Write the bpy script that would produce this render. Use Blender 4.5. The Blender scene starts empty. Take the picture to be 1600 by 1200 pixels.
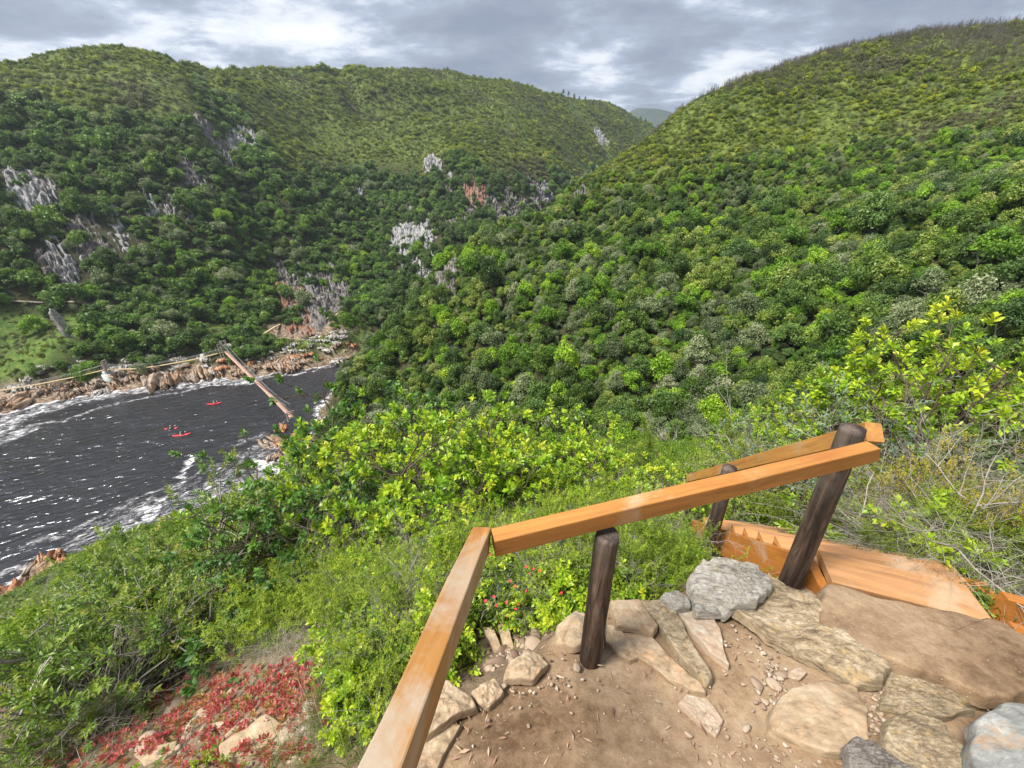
import bpy, math, random
import numpy as np
from mathutils import Vector, Matrix
C = bpy.context.scene.collection
SC = bpy.context.scene
R_ = math.radians
# ------------------------------------------------------------------ camera, sky, sun, exposure
EYE = np.array([0.0, 0.0, 60.0]); PITCH = R_(25.5); FPX = 600.0
cam = bpy.data.cameras.new('camera'); cam.sensor_width = 36; cam.lens = 13.5
cam.clip_start = 0.02; cam.clip_end = 9000
co = bpy.data.objects.new('camera', cam); C.objects.link(co)
co.location = EYE; co.rotation_euler = (R_(90) - PITCH, 0, 0); SC.camera = co
SUN_EL, SUN_AZ = 56.0, -112.0          # azimuth from +Y, clockwise positive
SUN_STRENGTH, SKY_STRENGTH, EXPOSURE = 3.6, 0.10, 1.24
sun = bpy.data.lights.new('sun', 'SUN'); sun.energy = SUN_STRENGTH; sun.angle = R_(18); sun.color = (1.0, 0.96, 0.88)
so = bpy.data.objects.new('sun', sun); C.objects.link(so)
sd = Vector((math.sin(R_(SUN_AZ)) * math.cos(R_(SUN_EL)), math.cos(R_(SUN_AZ)) * math.cos(R_(SUN_EL)), math.sin(R_(SUN_EL))))
so.rotation_euler = sd.to_track_quat('Z', 'Y').to_euler()
so.location = (0, 0, 300)
SC.view_settings.view_transform = 'Standard'; SC.view_settings.look = 'None'
SC.view_settings.gamma = 1; SC.view_settings.use_curve_mapping = False
SC.view_settings.exposure = EXPOSURE
SC.cycles.max_bounces = 6; SC.cycles.diffuse_bounces = 3; SC.cycles.glossy_bounces = 2
SC.cycles.transmission_bounces = 3; SC.cycles.transparent_max_bounces = 4
SC.cycles.use_denoising = True

class NT:
    def __init__(s, nt): s.t = nt; s.n = nt.nodes; s.l = nt.links
    def new(s, typ, ins=None, **kw):
        nd = s.n.new(typ)
        for k, v in kw.items(): setattr(nd, k, v)
        for k, v in (ins or {}).items(): s.put(nd.inputs[k], v)
        return nd
    def put(s, sock, v):
        if hasattr(v, 'is_linked') or isinstance(v, bpy.types.NodeSocket): s.l.new(v, sock)
        elif isinstance(v, bpy.types.Node): s.l.new(v.outputs[0], sock)
        else: sock.default_value = v
    def math(s, op, a, b=0.0, c=0.0, clamp=False):
        nd = s.new('ShaderNodeMath', operation=op, use_clamp=clamp); s.put(nd.inputs[0], a); s.put(nd.inputs[1], b); s.put(nd.inputs[2], c)
        return nd.outputs[0]
    def mix(s, f, a, b, bt='MIX'):
        nd = s.new('ShaderNodeMix', data_type='RGBA', blend_type=bt)
        s.put(nd.inputs[0], f); s.put(nd.inputs[6], a if not isinstance(a, tuple) else (*a[:3], 1)); s.put(nd.inputs[7], b if not isinstance(b, tuple) else (*b[:3], 1))
        return nd.outputs[2]
    def noise(s, vec, scale, detail=4, rough=0.55, dist=0.0, out=0):
        nd = s.new('ShaderNodeTexNoise', {'Scale': scale, 'Detail': detail, 'Roughness': rough, 'Distortion': dist})
        if vec is not None: s.put(nd.inputs['Vector'], vec)
        return nd.outputs[out]
    def mr(s, v, a, b, c=0.0, d=1.0, smooth=False):
        nd = s.new('ShaderNodeMapRange', interpolation_type='SMOOTHSTEP' if smooth else 'LINEAR')
        for i, q in enumerate((v, a, b, c, d)): s.put(nd.inputs[i], q)
        return nd.outputs[0]
    def ramp(s, f, stops):
        nd = s.new('ShaderNodeValToRGB'); s.put(nd.inputs[0], f); e = nd.color_ramp.elements
        while len(e) < len(stops): e.new(0.5)
        for el, (p, c) in zip(e, stops): el.position = p; el.color = (*c, 1)
        return nd.outputs[0]
    def mapping(s, vec, scale=(1, 1, 1), rot=(0, 0, 0), loc=(0, 0, 0)):
        nd = s.new('ShaderNodeMapping', {'Scale': scale, 'Rotation': rot, 'Location': loc}); s.put(nd.inputs[0], vec); return nd.outputs[0]
    def bump(s, h, strength, dist, normal=None):
        nd = s.new('ShaderNodeBump', {'Strength': strength, 'Distance': dist, 'Height': h})
        if normal is not None: s.put(nd.inputs['Normal'], normal)
        return nd.outputs[0]

W = bpy.data.worlds.new('World'); SC.world = W; W.use_nodes = True
g = NT(W.node_tree); g.n.clear()
sky = g.new('ShaderNodeTexSky', sky_type='NISHITA', sun_disc=False, sun_elevation=R_(SUN_EL), sun_rotation=R_(SUN_AZ))
sky.air_density = 1.0; sky.dust_density = 1.0; sky.ozone_density = 1.0
tc = g.new('ShaderNodeTexCoord')
sx = g.new('ShaderNodeSeparateXYZ', {0: tc.outputs['Generated']})
zz = g.math('ADD', g.math('MAXIMUM', sx.outputs[2], 0.0), 0.16)
cv = g.new('ShaderNodeCombineXYZ', {0: g.math('DIVIDE', sx.outputs[0], zz), 1: g.math('DIVIDE', sx.outputs[1], zz), 2: 0.7})
n1 = g.noise(g.mapping(cv, (0.9, 1.0, 1)), 1.25, 8, 0.58, 0.15)
n2 = g.noise(g.mapping(cv, (0.55, 1.0, 1), (0, 0, 0.5), (3, 1.7, 2)), 3.0, 8, 0.62, 0.2)
n3 = g.noise(g.mapping(cv, (1, 1, 1), (0, 0, 0), (7, 4.7, 2)), 0.6, 4, 0.5, 0.2)
tone = g.math('ADD', g.math('MULTIPLY', n1, 0.62), g.math('MULTIPLY', n2, 0.38))
cloud = g.ramp(g.mr(tone, 0.40, 0.62), [(0.0, (1.25, 1.46, 1.95)), (0.30, (1.6, 1.82, 2.3)), (0.47, (1.95, 2.25, 2.8)), (0.58, (2.6, 2.9, 3.5)), (0.70, (3.6, 3.85, 4.2)), (1.0, (4.8, 4.9, 5.0))])
cover = g.mr(n3, 0.30, 0.42, 0.72, 1.0, True)
skyc = g.mix(cover, sky.outputs[0], cloud)
bg = g.new('ShaderNodeBackground', {'Color': skyc, 'Strength': SKY_STRENGTH})
g.new('ShaderNodeOutputWorld', {'Surface': bg.outputs[0]})

# ------------------------------------------------------------------ helpers
def ray(px, py):
    a = (px - 800) / FPX; b = (py - 600) / FPX
    return np.array([a, math.cos(PITCH) - b * math.sin(PITCH), -(math.sin(PITCH) + b * math.cos(PITCH))])
def at(px, py, depth): return EYE + ray(px, py) * depth
def at_r(px, py, r):
    d = ray(px, py); return EYE + d * (r / math.hypot(d[0], d[1]))
def at_z(px, py, z):
    d = ray(px, py); return EYE + d * ((z - 60.0) / d[2])
def project(P):
    q = np.atleast_2d(P) - EYE
    dep = q[:, 1] * math.cos(PITCH) - q[:, 2] * math.sin(PITCH)
    dn = -q[:, 1] * math.sin(PITCH) - q[:, 2] * math.cos(PITCH)
    dep_ = np.where(np.abs(dep) < 1e-6, 1e-6, dep)
    return 800 + FPX * q[:, 0] / dep_, 600 + FPX * dn / dep_, dep
def pol(azd, r, drop): a = R_(azd); return (math.sin(a) * r, math.cos(a) * r, 60 - drop)

def hash2(ix, iy, seed):
    with np.errstate(over='ignore'):
        h = (ix.astype(np.int64) * 374761393 + iy.astype(np.int64) * 668265263 + int(seed) * 1442695041) & 0xffffffff
        h = ((h ^ (h >> 13)) * 1274126177) & 0xffffffff
        h = (h ^ (h >> 16)) & 0xffff
    return h / 65535.0
def vnoise(x, y, seed=0):
    x = np.asarray(x, float); y = np.asarray(y, float)
    ix = np.floor(x); iy = np.floor(y); fx = x - ix; fy = y - iy
    fx = fx * fx * (3 - 2 * fx); fy = fy * fy * (3 - 2 * fy)
    a = hash2(ix, iy, seed); b = hash2(ix + 1, iy, seed); c = hash2(ix, iy + 1, seed); d = hash2(ix + 1, iy + 1, seed)
    return (a * (1 - fx) + b * fx) * (1 - fy) + (c * (1 - fx) + d * fx) * fy
def fbm(x, y, seed=0, oct=4, gain=0.5):
    s = 0; amp = 1; tot = 0; x = np.asarray(x, float); y = np.asarray(y, float)
    for k in range(oct):
        s = s + amp * (vnoise(x * 2 ** k + 17.3 * k, y * 2 ** k - 9.1 * k, seed + k) - 0.5); tot += amp; amp *= gain
    return s / tot * 2
def sstep(a, b, x):
    t = np.clip((np.asarray(x, float) - a) / (b - a), 0, 1); return t * t * (3 - 2 * t)

def tag(o, label=None, cat=None, group=None, kind=None):
    if label: o['label'] = label
    if cat: o['category'] = cat
    if group: o['group'] = group
    if kind: o['kind'] = kind
    return o
def mesh(name, verts, faces, mat=None, smooth=False):
    me = bpy.data.meshes.new(name)
    verts = np.asarray(verts, dtype=np.float32)
    if isinstance(faces, np.ndarray):
        nf, k = faces.shape
        me.vertices.add(len(verts)); me.vertices.foreach_set('co', verts.ravel())
        me.loops.add(nf * k); me.loops.foreach_set('vertex_index', faces.astype(np.int32).ravel())
        me.polygons.add(nf); me.polygons.foreach_set('loop_start', np.arange(0, nf * k, k, dtype=np.int32))
        me.polygons.foreach_set('loop_total', np.full(nf, k, dtype=np.int32))
        me.update(calc_edges=True); me.validate()
    else:
        me.from_pydata([tuple(map(float, v)) for v in verts], [], faces); me.update()
    if mat: me.materials.append(mat)
    if smooth: me.polygons.foreach_set('use_smooth', [True] * len(me.polygons)); me.update()
    return me
def obj(name, me, parent=None, loc=None, rot=None, scale=None):
    o = bpy.data.objects.new(name, me); C.objects.link(o)
    if parent: o.parent = parent
    if loc is not None: o.location = loc
    if rot is not None: o.rotation_euler = rot
    if scale is not None: o.scale = scale
    return o
def empty(name, loc=(0, 0, 0), rz=0):
    o = obj(name, None, loc=loc, rot=(0, 0, rz)); return o
def fattr(me, name, vals, dom='POINT'):
    a = me.attributes.new(name, 'FLOAT', dom); a.data.foreach_set('value', np.asarray(vals, dtype=np.float32))
def copy_tree(o, parent=None):
    c = o.copy(); C.objects.link(c); c.parent = parent
    for ch in list(o.children): copy_tree(ch, c)
    return c

class Geo:
    """collects triangles / quads as arrays"""
    def __init__(s): s.v = []; s.f = []; s.a = []; s.n = 0
    def add(s, v, f, a=0.5):
        v = np.asarray(v, float).reshape(-1, 3); f = np.asarray(f, int)
        if f.shape[1] == 3: f = np.concatenate([f, f[:, 2:3]], 1) if False else f
        s.v.append(v); s.f.append(f + s.n); s.a.append(np.broadcast_to(a, (len(f),)).astype(float)); s.n += len(v)
    def build(s, name, mat, smooth=False):
        v = np.concatenate(s.v); tri = [f for f in s.f]
        ks = set(f.shape[1] for f in tri)
        if len(ks) == 1:
            me = mesh(name, v, np.concatenate(tri), mat, smooth); a = np.concatenate(s.a)
        else:
            fs = []
            for f in tri: fs += [tuple(int(i) for i in r) for r in f]
            me = mesh(name, v, fs, mat, smooth); a = np.concatenate(s.a)
        if len(me.polygons) == len(a): fattr(me, 'v', a, 'FACE')
        return me

def tube(geo, pts, rad, sides=5, a=0.5, cap=True):
    pts = np.asarray(pts, float); n = len(pts); rad = np.broadcast_to(np.asarray(rad, float), (n,))
    d = np.gradient(pts, axis=0); d /= np.linalg.norm(d, axis=1)[:, None] + 1e-9
    ref = np.array([0.31, 0.2, 0.93]) if abs(d[0][2]) < 0.9 else np.array([1.0, 0.1, 0.0])
    u = np.cross(d, ref); u /= np.linalg.norm(u, axis=1)[:, None] + 1e-9; w = np.cross(d, u)
    th = np.arange(sides) * 2 * math.pi / sides
    V = pts[:, None] + rad[:, None, None] * (np.cos(th)[None, :, None] * u[:, None] + np.sin(th)[None, :, None] * w[:, None])
    V = V.reshape(-1, 3); i = np.arange(n - 1)[:, None] * sides; j = np.arange(sides)[None]; j2 = (j + 1) % sides
    F = np.stack([i + j, i + j2, i + sides + j2, i + sides + j], -1).reshape(-1, 4)
    geo.add(V, F, a)

# ------------------------------------------------------------------ terrain height field (world metres; water at z = 0, eye at z = 60)
CP = []
def px_r(px, py, r, dz=-3.0): p = at_r(px, py, r); CP.append((p[0], p[1], max(p[2] + dz, 0.5)))
def px_z(px, py, z): p = at_z(px, py, z); CP.append((p[0], p[1], z))
for a in [(0,100,430),(0,250,330),(0,400,265),(0,472,240),(180,86,430),(180,200,350),(180,350,280),(200,450,235),(200,515,207),
          (350,108,480),(350,220,350),(350,350,285),(350,450,240),(400,520,200),(500,110,560),(500,250,420),(500,380,300),(480,470,235),(520,530,190),
          (680,108,600),(650,200,480),(650,350,330),(640,440,262),(750,150,560),(760,250,420),(720,370,300),(870,142,750),(945,170,820),(900,200,650),(870,270,460),(1018,197,900),(60,540,205)]:
    px_r(*a)
for az, r, z in [(-52,620,105),(-42,640,118),(-33,700,135),(-22,760,150),(-12,800,145),(-2,850,145)]:
    p = pol(az, r, 60 - z); CP.append(p)
CP += [(-66,178,9),(-45,200,12),(-75,170,6),(-55,150,-3)]
for a in [(560,550,138),(640,480,158),(760,385,180),(900,280,210),(1040,198,250),(1200,115,280),(1400,55,300),(1600,25,320),
          (600,600,115),(700,560,110),(700,640,90),(900,650,72),(900,500,105),(900,380,150),(1100,650,70),(1100,450,115),(1100,300,170),
          (1300,600,75),(1300,400,130),(1300,200,210),(1600,480,85),(1600,300,140),(1600,150,220)]:
    px_r(*a, dz=-3.5)
for a in [(430,548,5),(500,538,5.5),(548,528,7),(300,556,5),(150,578,5),(40,598,4),(370,535,9),(220,560,7),(492,530,8),(512,524,9),(470,533,8),(525,532,7)]: px_z(*a)
for px, py in [(0,640),(150,612),(300,590),(430,580),(530,565)]: px_z(px, py, 0.3)
for x, y, z in [(-200,60,0.3),(-255,0,.3),(-300,-80,.3),(-330,-200,.3),(-230,90,14),(-300,40,25),(-250,170,60),(-420,120,110),(-460,0,110),(-470,-150,110),
                (-80,38,0.3),(-66,53,.3),(-53,67,.3),(-55,86,.3),(-59,104,.3),(-62,124,.3),(-86,15,.3),(-95,-40,.3),(-110,-110,.3),(-130,-220,.3),
                (-120,72,-5),(-155,40,-5),(-95,112,-5),(-68,138,-4),(-140,-10,-6),(-200,-60,-6),(-230,-180,-6),
                (-52,168,-2),(-30,200,-2),(-5,240,-1),(38,300,-1),(88,380,-1),(160,480,0),(250,620,2),(350,780,4),
                (-40,160,20),(-5,195,25),(60,270,30),(140,350,40),(230,450,60),(330,600,90),(450,760,120),
                (-49,82,2.5),(-30,78,9),(0,67,15),(30,59,21),(55,54,28),(78,48,37),(105,38,46),(140,20,56),
                (130,270,100),(300,300,130),(330,100,120),(450,500,150),(600,200,150),(600,-100,150),(200,-50,80),(300,-300,110)]:
    CP.append((x, y, z))
prof = {-75: [(6,4.3),(20,13.5),(50,32)], -55: [(6,4.9),(20,15),(40,28.5),(60,41),(79,51)], -40: [(6,5.3),(20,15.3),(40,28.5),(60,41),(76,50.5)],
        -20: [(6,5.5),(20,14.8),(40,28.5),(60,40)], 0: [(6,5.3),(20,14.2),(40,28)], 20: [(6,5.2),(10,8),(20,14.2),(40,27)],
        35: [(6,4.6),(10,7.2),(20,12.8),(40,24)], 45: [(6,3.6),(10,5.8),(20,11.6),(40,22.5)], 55: [(6,2.6),(10,4.0),(20,8.6),(40,17)],
        70: [(6,1.9),(20,4.5),(50,10)], 90: [(6,1.3),(20,1.0),(60,2)], 135: [(6,.6),(20,-4),(60,-18)], 180: [(6,.4),(20,-5),(60,-22),(150,-50)],
        -135: [(6,1.6),(20,3),(60,8)], -100: [(6,2.8),(20,9.5),(60,28)]}
for az, l in prof.items():
    for r, d in l: CP.append(pol(az, r, d))
for az in range(-180, 180, 20):
    CP.append(pol(az, 1300, -70 if abs(az + 120) > 40 else 30))
CP = np.array(CP); TS = 0.01
def _phi(d2): return 0.5 * d2 * np.log(d2 + 1e-12)
def _fit(P):
    X = P[:, :2] * TS; n = len(X)
    d2 = ((X[:, None] - X[None]) ** 2).sum(-1)
    K = _phi(d2) + np.eye(n) * 2e-4
    Q = np.concatenate([np.ones((n, 1)), X], 1)
    A = np.block([[K, Q], [Q.T, np.zeros((3, 3))]])
    return np.linalg.solve(A, np.concatenate([P[:, 2], np.zeros(3)]))
TW = _fit(CP)
def tps(x, y):
    x = np.asarray(x, float); shp = x.shape; x = x.ravel() * TS; y = np.asarray(y, float).ravel() * TS
    out = TW[-3] + TW[-2] * x + TW[-1] * y
    for k in range(len(CP)):
        out = out + TW[k] * _phi((x - CP[k, 0] * TS) ** 2 + (y - CP[k, 1] * TS) ** 2)
    return out.reshape(shp)
# the trodden path platform the picture is taken from
def pathz(x, y): return 60 - 1.53 - 0.25 * np.clip(y, -6, 3) + 0 * x
def on_path(px, py, up=0.0):
    d = ray(px, py); t = (-1.53 + up) / (d[2] + 0.25 * d[1]); return EYE + d * t
PATH = [on_path(*p)[:2] for p in [(560,1290),(640,1150),(700,1105),(770,1075),(850,1010),(885,965),(960,935),(1060,930),(1085,885),(1150,868),(1230,905),(1300,925)]]
PATH += [on_path(1330,925)[:2], on_path(1560,975)[:2]] + [np.array(p) for p in [(2.6,1.0),(2.75,.9),(2.6,-.5),(2.2,-2.5),(1.5,-5),(-.6,-5),(-.8,-2.5),(-.7,-.5),(-.6,.15)]]
PATH = np.array(PATH)
def poly_dist(x, y, P=PATH):
    """signed distance (positive outside) and nearest boundary point"""
    x = np.asarray(x, float); y = np.asarray(y, float)
    best = np.full(x.shape, 1e9); nx = x.copy(); ny = y.copy(); ins = np.zeros(x.shape, bool)
    for k in range(len(P)):
        a = P[k]; b = P[(k + 1) % len(P)]; e = b - a
        t = np.clip(((x - a[0]) * e[0] + (y - a[1]) * e[1]) / (e @ e), 0, 1)
        qx = a[0] + t * e[0]; qy = a[1] + t * e[1]; d = np.hypot(x - qx, y - qy)
        m = d < best; best = np.where(m, d, best); nx = np.where(m, qx, nx); ny = np.where(m, qy, ny)
        c = ((a[1] > y) != (b[1] > y)) & (x < (b[0] - a[0]) * (y - a[1]) / (b[1] - a[1] + 1e-12) + a[0]); ins ^= c
    return np.where(ins, -best, best), nx, ny
def gully(x, y): return fbm(x / 120 + fbm(x / 60, y / 60, 202, 2) * .25, y / 210, 200, 2)
def H(x, y, fine=True):
    x = np.asarray(x, float); y = np.asarray(y, float); r = np.hypot(x, y)
    h = tps(x, y)
    if fine:
        w = sstep(40, 160, r) * sstep(-1, 12, h)
        h = h + w * (fbm(x / 46, y / 46, 5, 4) * 5.0 + np.clip(r / 500, 0, 1) * fbm(x / 110, y / 110, 9, 3) * 6)
        gw = sstep(190, 330, r) * w
        h = h + gw * (1.0 - 14 * (1 - sstep(0, .22, np.abs(gully(x, y)))) )
        h = h + fbm(x / 6.5, y / 6.5, 21, 3) * (0.7 * sstep(5, 25, r))
        h = h + (fbm(x / 3.0, y / 3.0, 31, 4, .62)) * 1.5 * sstep(-1.5, .5, h) * (1 - sstep(5, 10, h)) * sstep(60, 80, r)
    h = np.where(r > 1600, np.minimum(h, 140), h)
    m = r < 14
    if m.any():
        xs = x[m]; ys = y[m]; s, nx, ny = poly_dist(xs, ys)
        az = np.degrees(np.arctan2(xs, ys))
        k = np.interp(az, [-180, -130, -95, -60, 10, 28, 42, 55, 70, 100, 180], [-.1, .15, .5, .66, .66, .85, .85, .35, .12, .0, -.1])
        loc = np.where(s <= 0, pathz(xs, ys) - 0.06 + np.clip(s, -.3, 0) * .15, pathz(nx, ny) - 0.06 - 0.10 * sstep(0, .15, s) - k * s)
        if fine: loc = loc + sstep(.05, .5, s) * (fbm(xs / .5, ys / .5, 3, 4) * .05)
        wt = sstep(1.5, 5.5, s)
        h = h.copy(); h[m] = loc * (1 - wt) + h[m] * wt
    return h
def Hs(x, y): return float(H(np.array([x]), np.array([y]))[0])
def cast(px, py, r0=0.6, r1=900, n=1500):
    """first hit of a picture ray with the terrain"""
    d = ray(px, py); d = d / math.hypot(d[0], d[1]); rr = np.geomspace(r0, r1, n)
    z = 60 + d[2] * rr; h = H(d[0] * rr, d[1] * rr)
    i = np.argmax(h >= z)
    if not (h >= z).any(): i = n - 1
    return np.array([d[0] * rr[i], d[1] * rr[i], h[i]])
# ------------------------------------------------------------------ materials
def mat(name):
    m = bpy.data.materials.new(name); m.use_nodes = True; t = NT(m.node_tree); t.n.clear()
    t.out = t.new('ShaderNodeOutputMaterial'); return m, t
def princ(t, col, rough=0.8, normal=None, spec=0.4, **kw):
    p = t.new('ShaderNodeBsdfPrincipled', {'Base Color': col, 'Roughness': rough, 'Specular IOR Level': spec})
    if normal is not None: t.put(p.inputs['Normal'], normal)
    for k, v in kw.items(): t.put(p.inputs[k], v)
    return p.outputs[0]
def foliage(name, cols, trans=0.3, wscale=0.05, wamt=0.5, rough=0.5, spec=0.35, patch=None, oamt=0.85):
    """cols: dark .. light stops chosen by leaf, plant and stand"""
    m, t = mat(name)
    at_ = t.new('ShaderNodeAttribute', attribute_name='v').outputs['Fac']
    oi = t.new('ShaderNodeObjectInfo'); geo = t.new('ShaderNodeNewGeometry')
    nz = t.noise(geo.outputs['Position'], wscale, 3, 0.6)
    f = t.math('ADD', t.math('MULTIPLY', at_, 1 - 0.5 * oamt), t.math('MULTIPLY', t.math('SUBTRACT', oi.outputs['Random'], 0.5), oamt))
    f = t.math('ADD', f, t.math('MULTIPLY', t.math('SUBTRACT', nz, 0.5), wamt), clamp=True)
    n = len(cols) - 1
    col = t.ramp(f, [(i / n, c) for i, c in enumerate(cols)])
    if patch:
        pc, ps, lo, hi = patch
        pn = t.noise(geo.outputs['Position'], ps, 4, 0.6)
        col = t.mix(t.mr(pn, lo, hi, 0, 0.9, True), col, pc)
    p = princ(t, col, rough, spec=spec)
    if trans > 0:
        tr = t.new('ShaderNodeBsdfTranslucent', {'Color': t.mix(0.5, col, (0.35, 0.5, 0.05), 'MIX')})
        mx = t.new('ShaderNodeMixShader', {0: trans, 1: p, 2: tr.outputs[0]}); p = mx.outputs[0]
    t.put(t.out.inputs[0], p); return m
MF = {}
MF['forest'] = foliage('forest_leaves', [(0.058,0.102,0.019),(0.110,0.186,0.027),(0.194,0.270,0.043),(0.311,0.360,0.076),(0.350,0.348,0.140)], .25, .035, .5)
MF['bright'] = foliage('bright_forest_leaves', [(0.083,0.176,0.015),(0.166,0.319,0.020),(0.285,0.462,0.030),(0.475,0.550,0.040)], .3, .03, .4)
MF['grey'] = foliage('grey_green_leaves', [(.11,.14,.065),(.17,.22,.10),(.26,.30,.15),(.34,.34,.22)], .2, .03, .4)
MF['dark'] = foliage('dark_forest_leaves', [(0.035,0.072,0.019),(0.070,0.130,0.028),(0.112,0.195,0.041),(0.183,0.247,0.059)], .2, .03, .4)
MF['fynbos'] = foliage('heath_leaves', [(.09,.125,.016),(.19,.245,.022),(.34,.38,.03),(.52,.48,.038)], .25, .02, .8, patch=((.15,.13,.09), .022, .51, .64))
MF['farleaf'] = foliage('far_bank_leaves', [(0.047,0.094,0.023),(0.095,0.188,0.034),(0.176,0.300,0.045),(0.270,0.350,0.079)], .25, .018, .9)
MF['burnt'] = foliage('burnt_scrub', [(0.080,0.072,0.056),(0.144,0.128,0.096),(0.208,0.176,0.136)], .1, .03, .4)

def m_simple(name, c1, c2, scale=6, rough=.85, bs=.4, bd=.02, stretch=(1, 1, 1), coord='Object', detail=6):
    m, t = mat(name); tc = t.new('ShaderNodeTexCoord')
    v = t.mapping(tc.outputs[coord], stretch)
    n = t.noise(v, scale, detail, .6); n2 = t.noise(v, scale * 5, 4, .6)
    f = t.math('ADD', t.math('MULTIPLY', n, .7), t.math('MULTIPLY', n2, .3))
    col = t.mix(t.mr(f, .35, .65), c1, c2)
    t.put(t.out.inputs[0], princ(t, col, rough, t.bump(f, bs, bd), .3)); return m
MB = m_simple('grey_bark', (.09,.075,.06), (.22,.19,.16), 20, stretch=(1, 1, .3))
MTW = m_simple('dead_twigs', (.20,.175,.15), (.42,.38,.34), 30)

def rockmat(name, cols, strat=(1, 1, 6), rot=(0.35, 0.5, 0.2), scale=1.0, bumpd=.05, coord='Object', lichen=None, ckk=1.0):
    if coord == 'Generated': ckk = .12
    m, t = mat(name); tc = t.new('ShaderNodeTexCoord')
    base = tc.outputs[coord]
    wob = t.noise(base, scale * .8, 4, .6, 0, 1)
    v0 = t.new('ShaderNodeVectorMath', {0: base, 1: t.mix(.5, (0, 0, 0), wob)}, operation='ADD').outputs[0]
    v0 = t.mix(1.0, base, v0); v0 = t.mix(.22, base, v0)
    v = t.mapping(v0, tuple(scale * q for q in strat), rot)
    a = t.noise(v, 1.3, 8, .62); b = t.noise(v, 6.0, 6, .65); c = t.noise(base, scale * 1.1, 4, .6)
    f = t.math('ADD', t.math('MULTIPLY', a, .5), t.math('ADD', t.math('MULTIPLY', b, .25), t.math('MULTIPLY', c, .25)))
    n = len(cols) - 1
    col = t.ramp(t.mr(f, .36, .64), [(i / n, q) for i, q in enumerate(cols)])
    ck = t.new('ShaderNodeTexVoronoi', {'Vector': v, 'Scale': 1.1}, feature='DISTANCE_TO_EDGE').outputs['Distance']
    ckm = t.mr(ck, 0.0, 0.035, 0.45 * ckk, 0)
    col = t.mix(ckm, col, tuple(q * .4 for q in cols[0]))
    if lichen:
        ln = t.noise(base, scale * 3.1, 6, .65); col = t.mix(t.mr(ln, .56, .66, 0, .8), col, lichen)
    h = t.math('ADD', t.math('MULTIPLY', a, 1.0), t.math('ADD', t.math('MULTIPLY', b, .6), t.mr(ck, 0, .05, -.4 * ckk, 0)))
    t.put(t.out.inputs[0], princ(t, col, .8, t.bump(h, .8, bumpd), .35)); return m
MR = {}
MR['shore'] = rockmat('shore_rock', [(.09,.05,.03),(.25,.15,.09),(.38,.25,.16),(.30,.24,.19),(.45,.36,.28)], (1, 1, 5), (.9, .2, .3), .35, .4)
MR['shoreorange'] = rockmat('shore_rock_orange', [(.10,.05,.03),(.36,.15,.07),(.48,.24,.12),(.40,.30,.22)], (1, 1, 5), (.9, .2, .3), .35, .4)
MR['shoregrey'] = rockmat('shore_rock_grey', [(.10,.09,.08),(.26,.24,.22),(.40,.37,.34),(.5,.47,.43)], (1, 1, 4), (.9, .2, .3), .4, .4)
MR['cliff'] = rockmat('cliff_rock', [(.04,.036,.035),(.12,.105,.095),(.21,.19,.18),(.38,.37,.37)], (3, 3, .5), (.1, .15, 0), .16, .8)
MR['cliffpale'] = rockmat('cliff_rock_pale', [(.06,.058,.058),(.22,.215,.21),(.36,.355,.35),(.50,.49,.49)], (3, 3, .6), (.1, .3, 0), .16, .8)
MR['clifforange'] = rockmat('cliff_rock_orange', [(.07,.05,.04),(.30,.12,.06),(.22,.17,.14),(.36,.34,.33)], (3, 3, .5), (.1, .15, 0), .16, .8)

# ------------------------------------------------------------------ ground
nr, na = 430, 980
rr = np.concatenate([[0.0], np.geomspace(0.25, 4200, nr)])
azs = np.concatenate([np.linspace(-62, 62, 720, endpoint=False), np.linspace(62, 298, 260, endpoint=False)])
A, Rg = np.meshgrid(R_(1) * azs, rr[1:])
gx = np.sin(A) * Rg; gy = np.cos(A) * Rg
gz = H(gx, gy)
V = np.concatenate([[[0, 0, Hs(0, 0)]], np.stack([gx, gy, gz], -1).reshape(-1, 3)])
i = np.arange(nr - 1)[:, None]; j = np.arange(na)[None]; j2 = (j + 1) % na
F = np.stack([1 + i * na + j, 1 + i * na + j2, 1 + (i + 1) * na + j2, 1 + (i + 1) * na + j], -1).reshape(-1, 4)[:, ::-1]
F0 = np.array([[0, 1 + (k + 1) % na, 1 + k, 1 + k] for k in range(na)])
ground_me = mesh('ground', V, F, smooth=True)
gX, gY, gZ = V[:, 0], V[:, 1], V[:, 2]; gr = np.hypot(gX, gY)
rocky = (1 - sstep(2.5, 6.5, gZ + fbm(gX / 8, gY / 8, 40, 4) * 4)) * sstep(35, 60, gr)
rocky = rocky * np.where(gY > np.interp(gX, [-400,-160,-120,-95,-68,-52], [-60,38,72,112,138,168]), 1 - .8 * sstep(3, 5, gZ), .5 * (1 - sstep(.8, 1.6, gZ)))
fattr(ground_me, 'rocky', rocky)
fattr(ground_me, 'dirt', (1 - sstep(2.0, 4.5, gr + fbm(gX, gY, 41, 3))) )
fattr(ground_me, 'heath', np.where(gY > np.interp(gX, [-400,-160,-120,-95,-68,-52,-30,-5,38,88,160,250,350,500], [-60,38,72,112,138,168,200,240,300,380,480,620,780,900]), sstep(80, 100, gZ), sstep(54, 68, gZ - .1 * gX)) * sstep(60, 90, gr) + (1 - sstep(60, 90, gr)) * .6)
def meadow_mask(x, y, z):
    m = 0
    for (cx, cy, rad) in MEADOWS: m = np.maximum(m, 1 - sstep(.6, 1.15, np.hypot(x - cx, y - cy) / rad + fbm(x / 6, y / 6, 43, 3) * .3))
    return m * (1 - sstep(30, 40, z))
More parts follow.
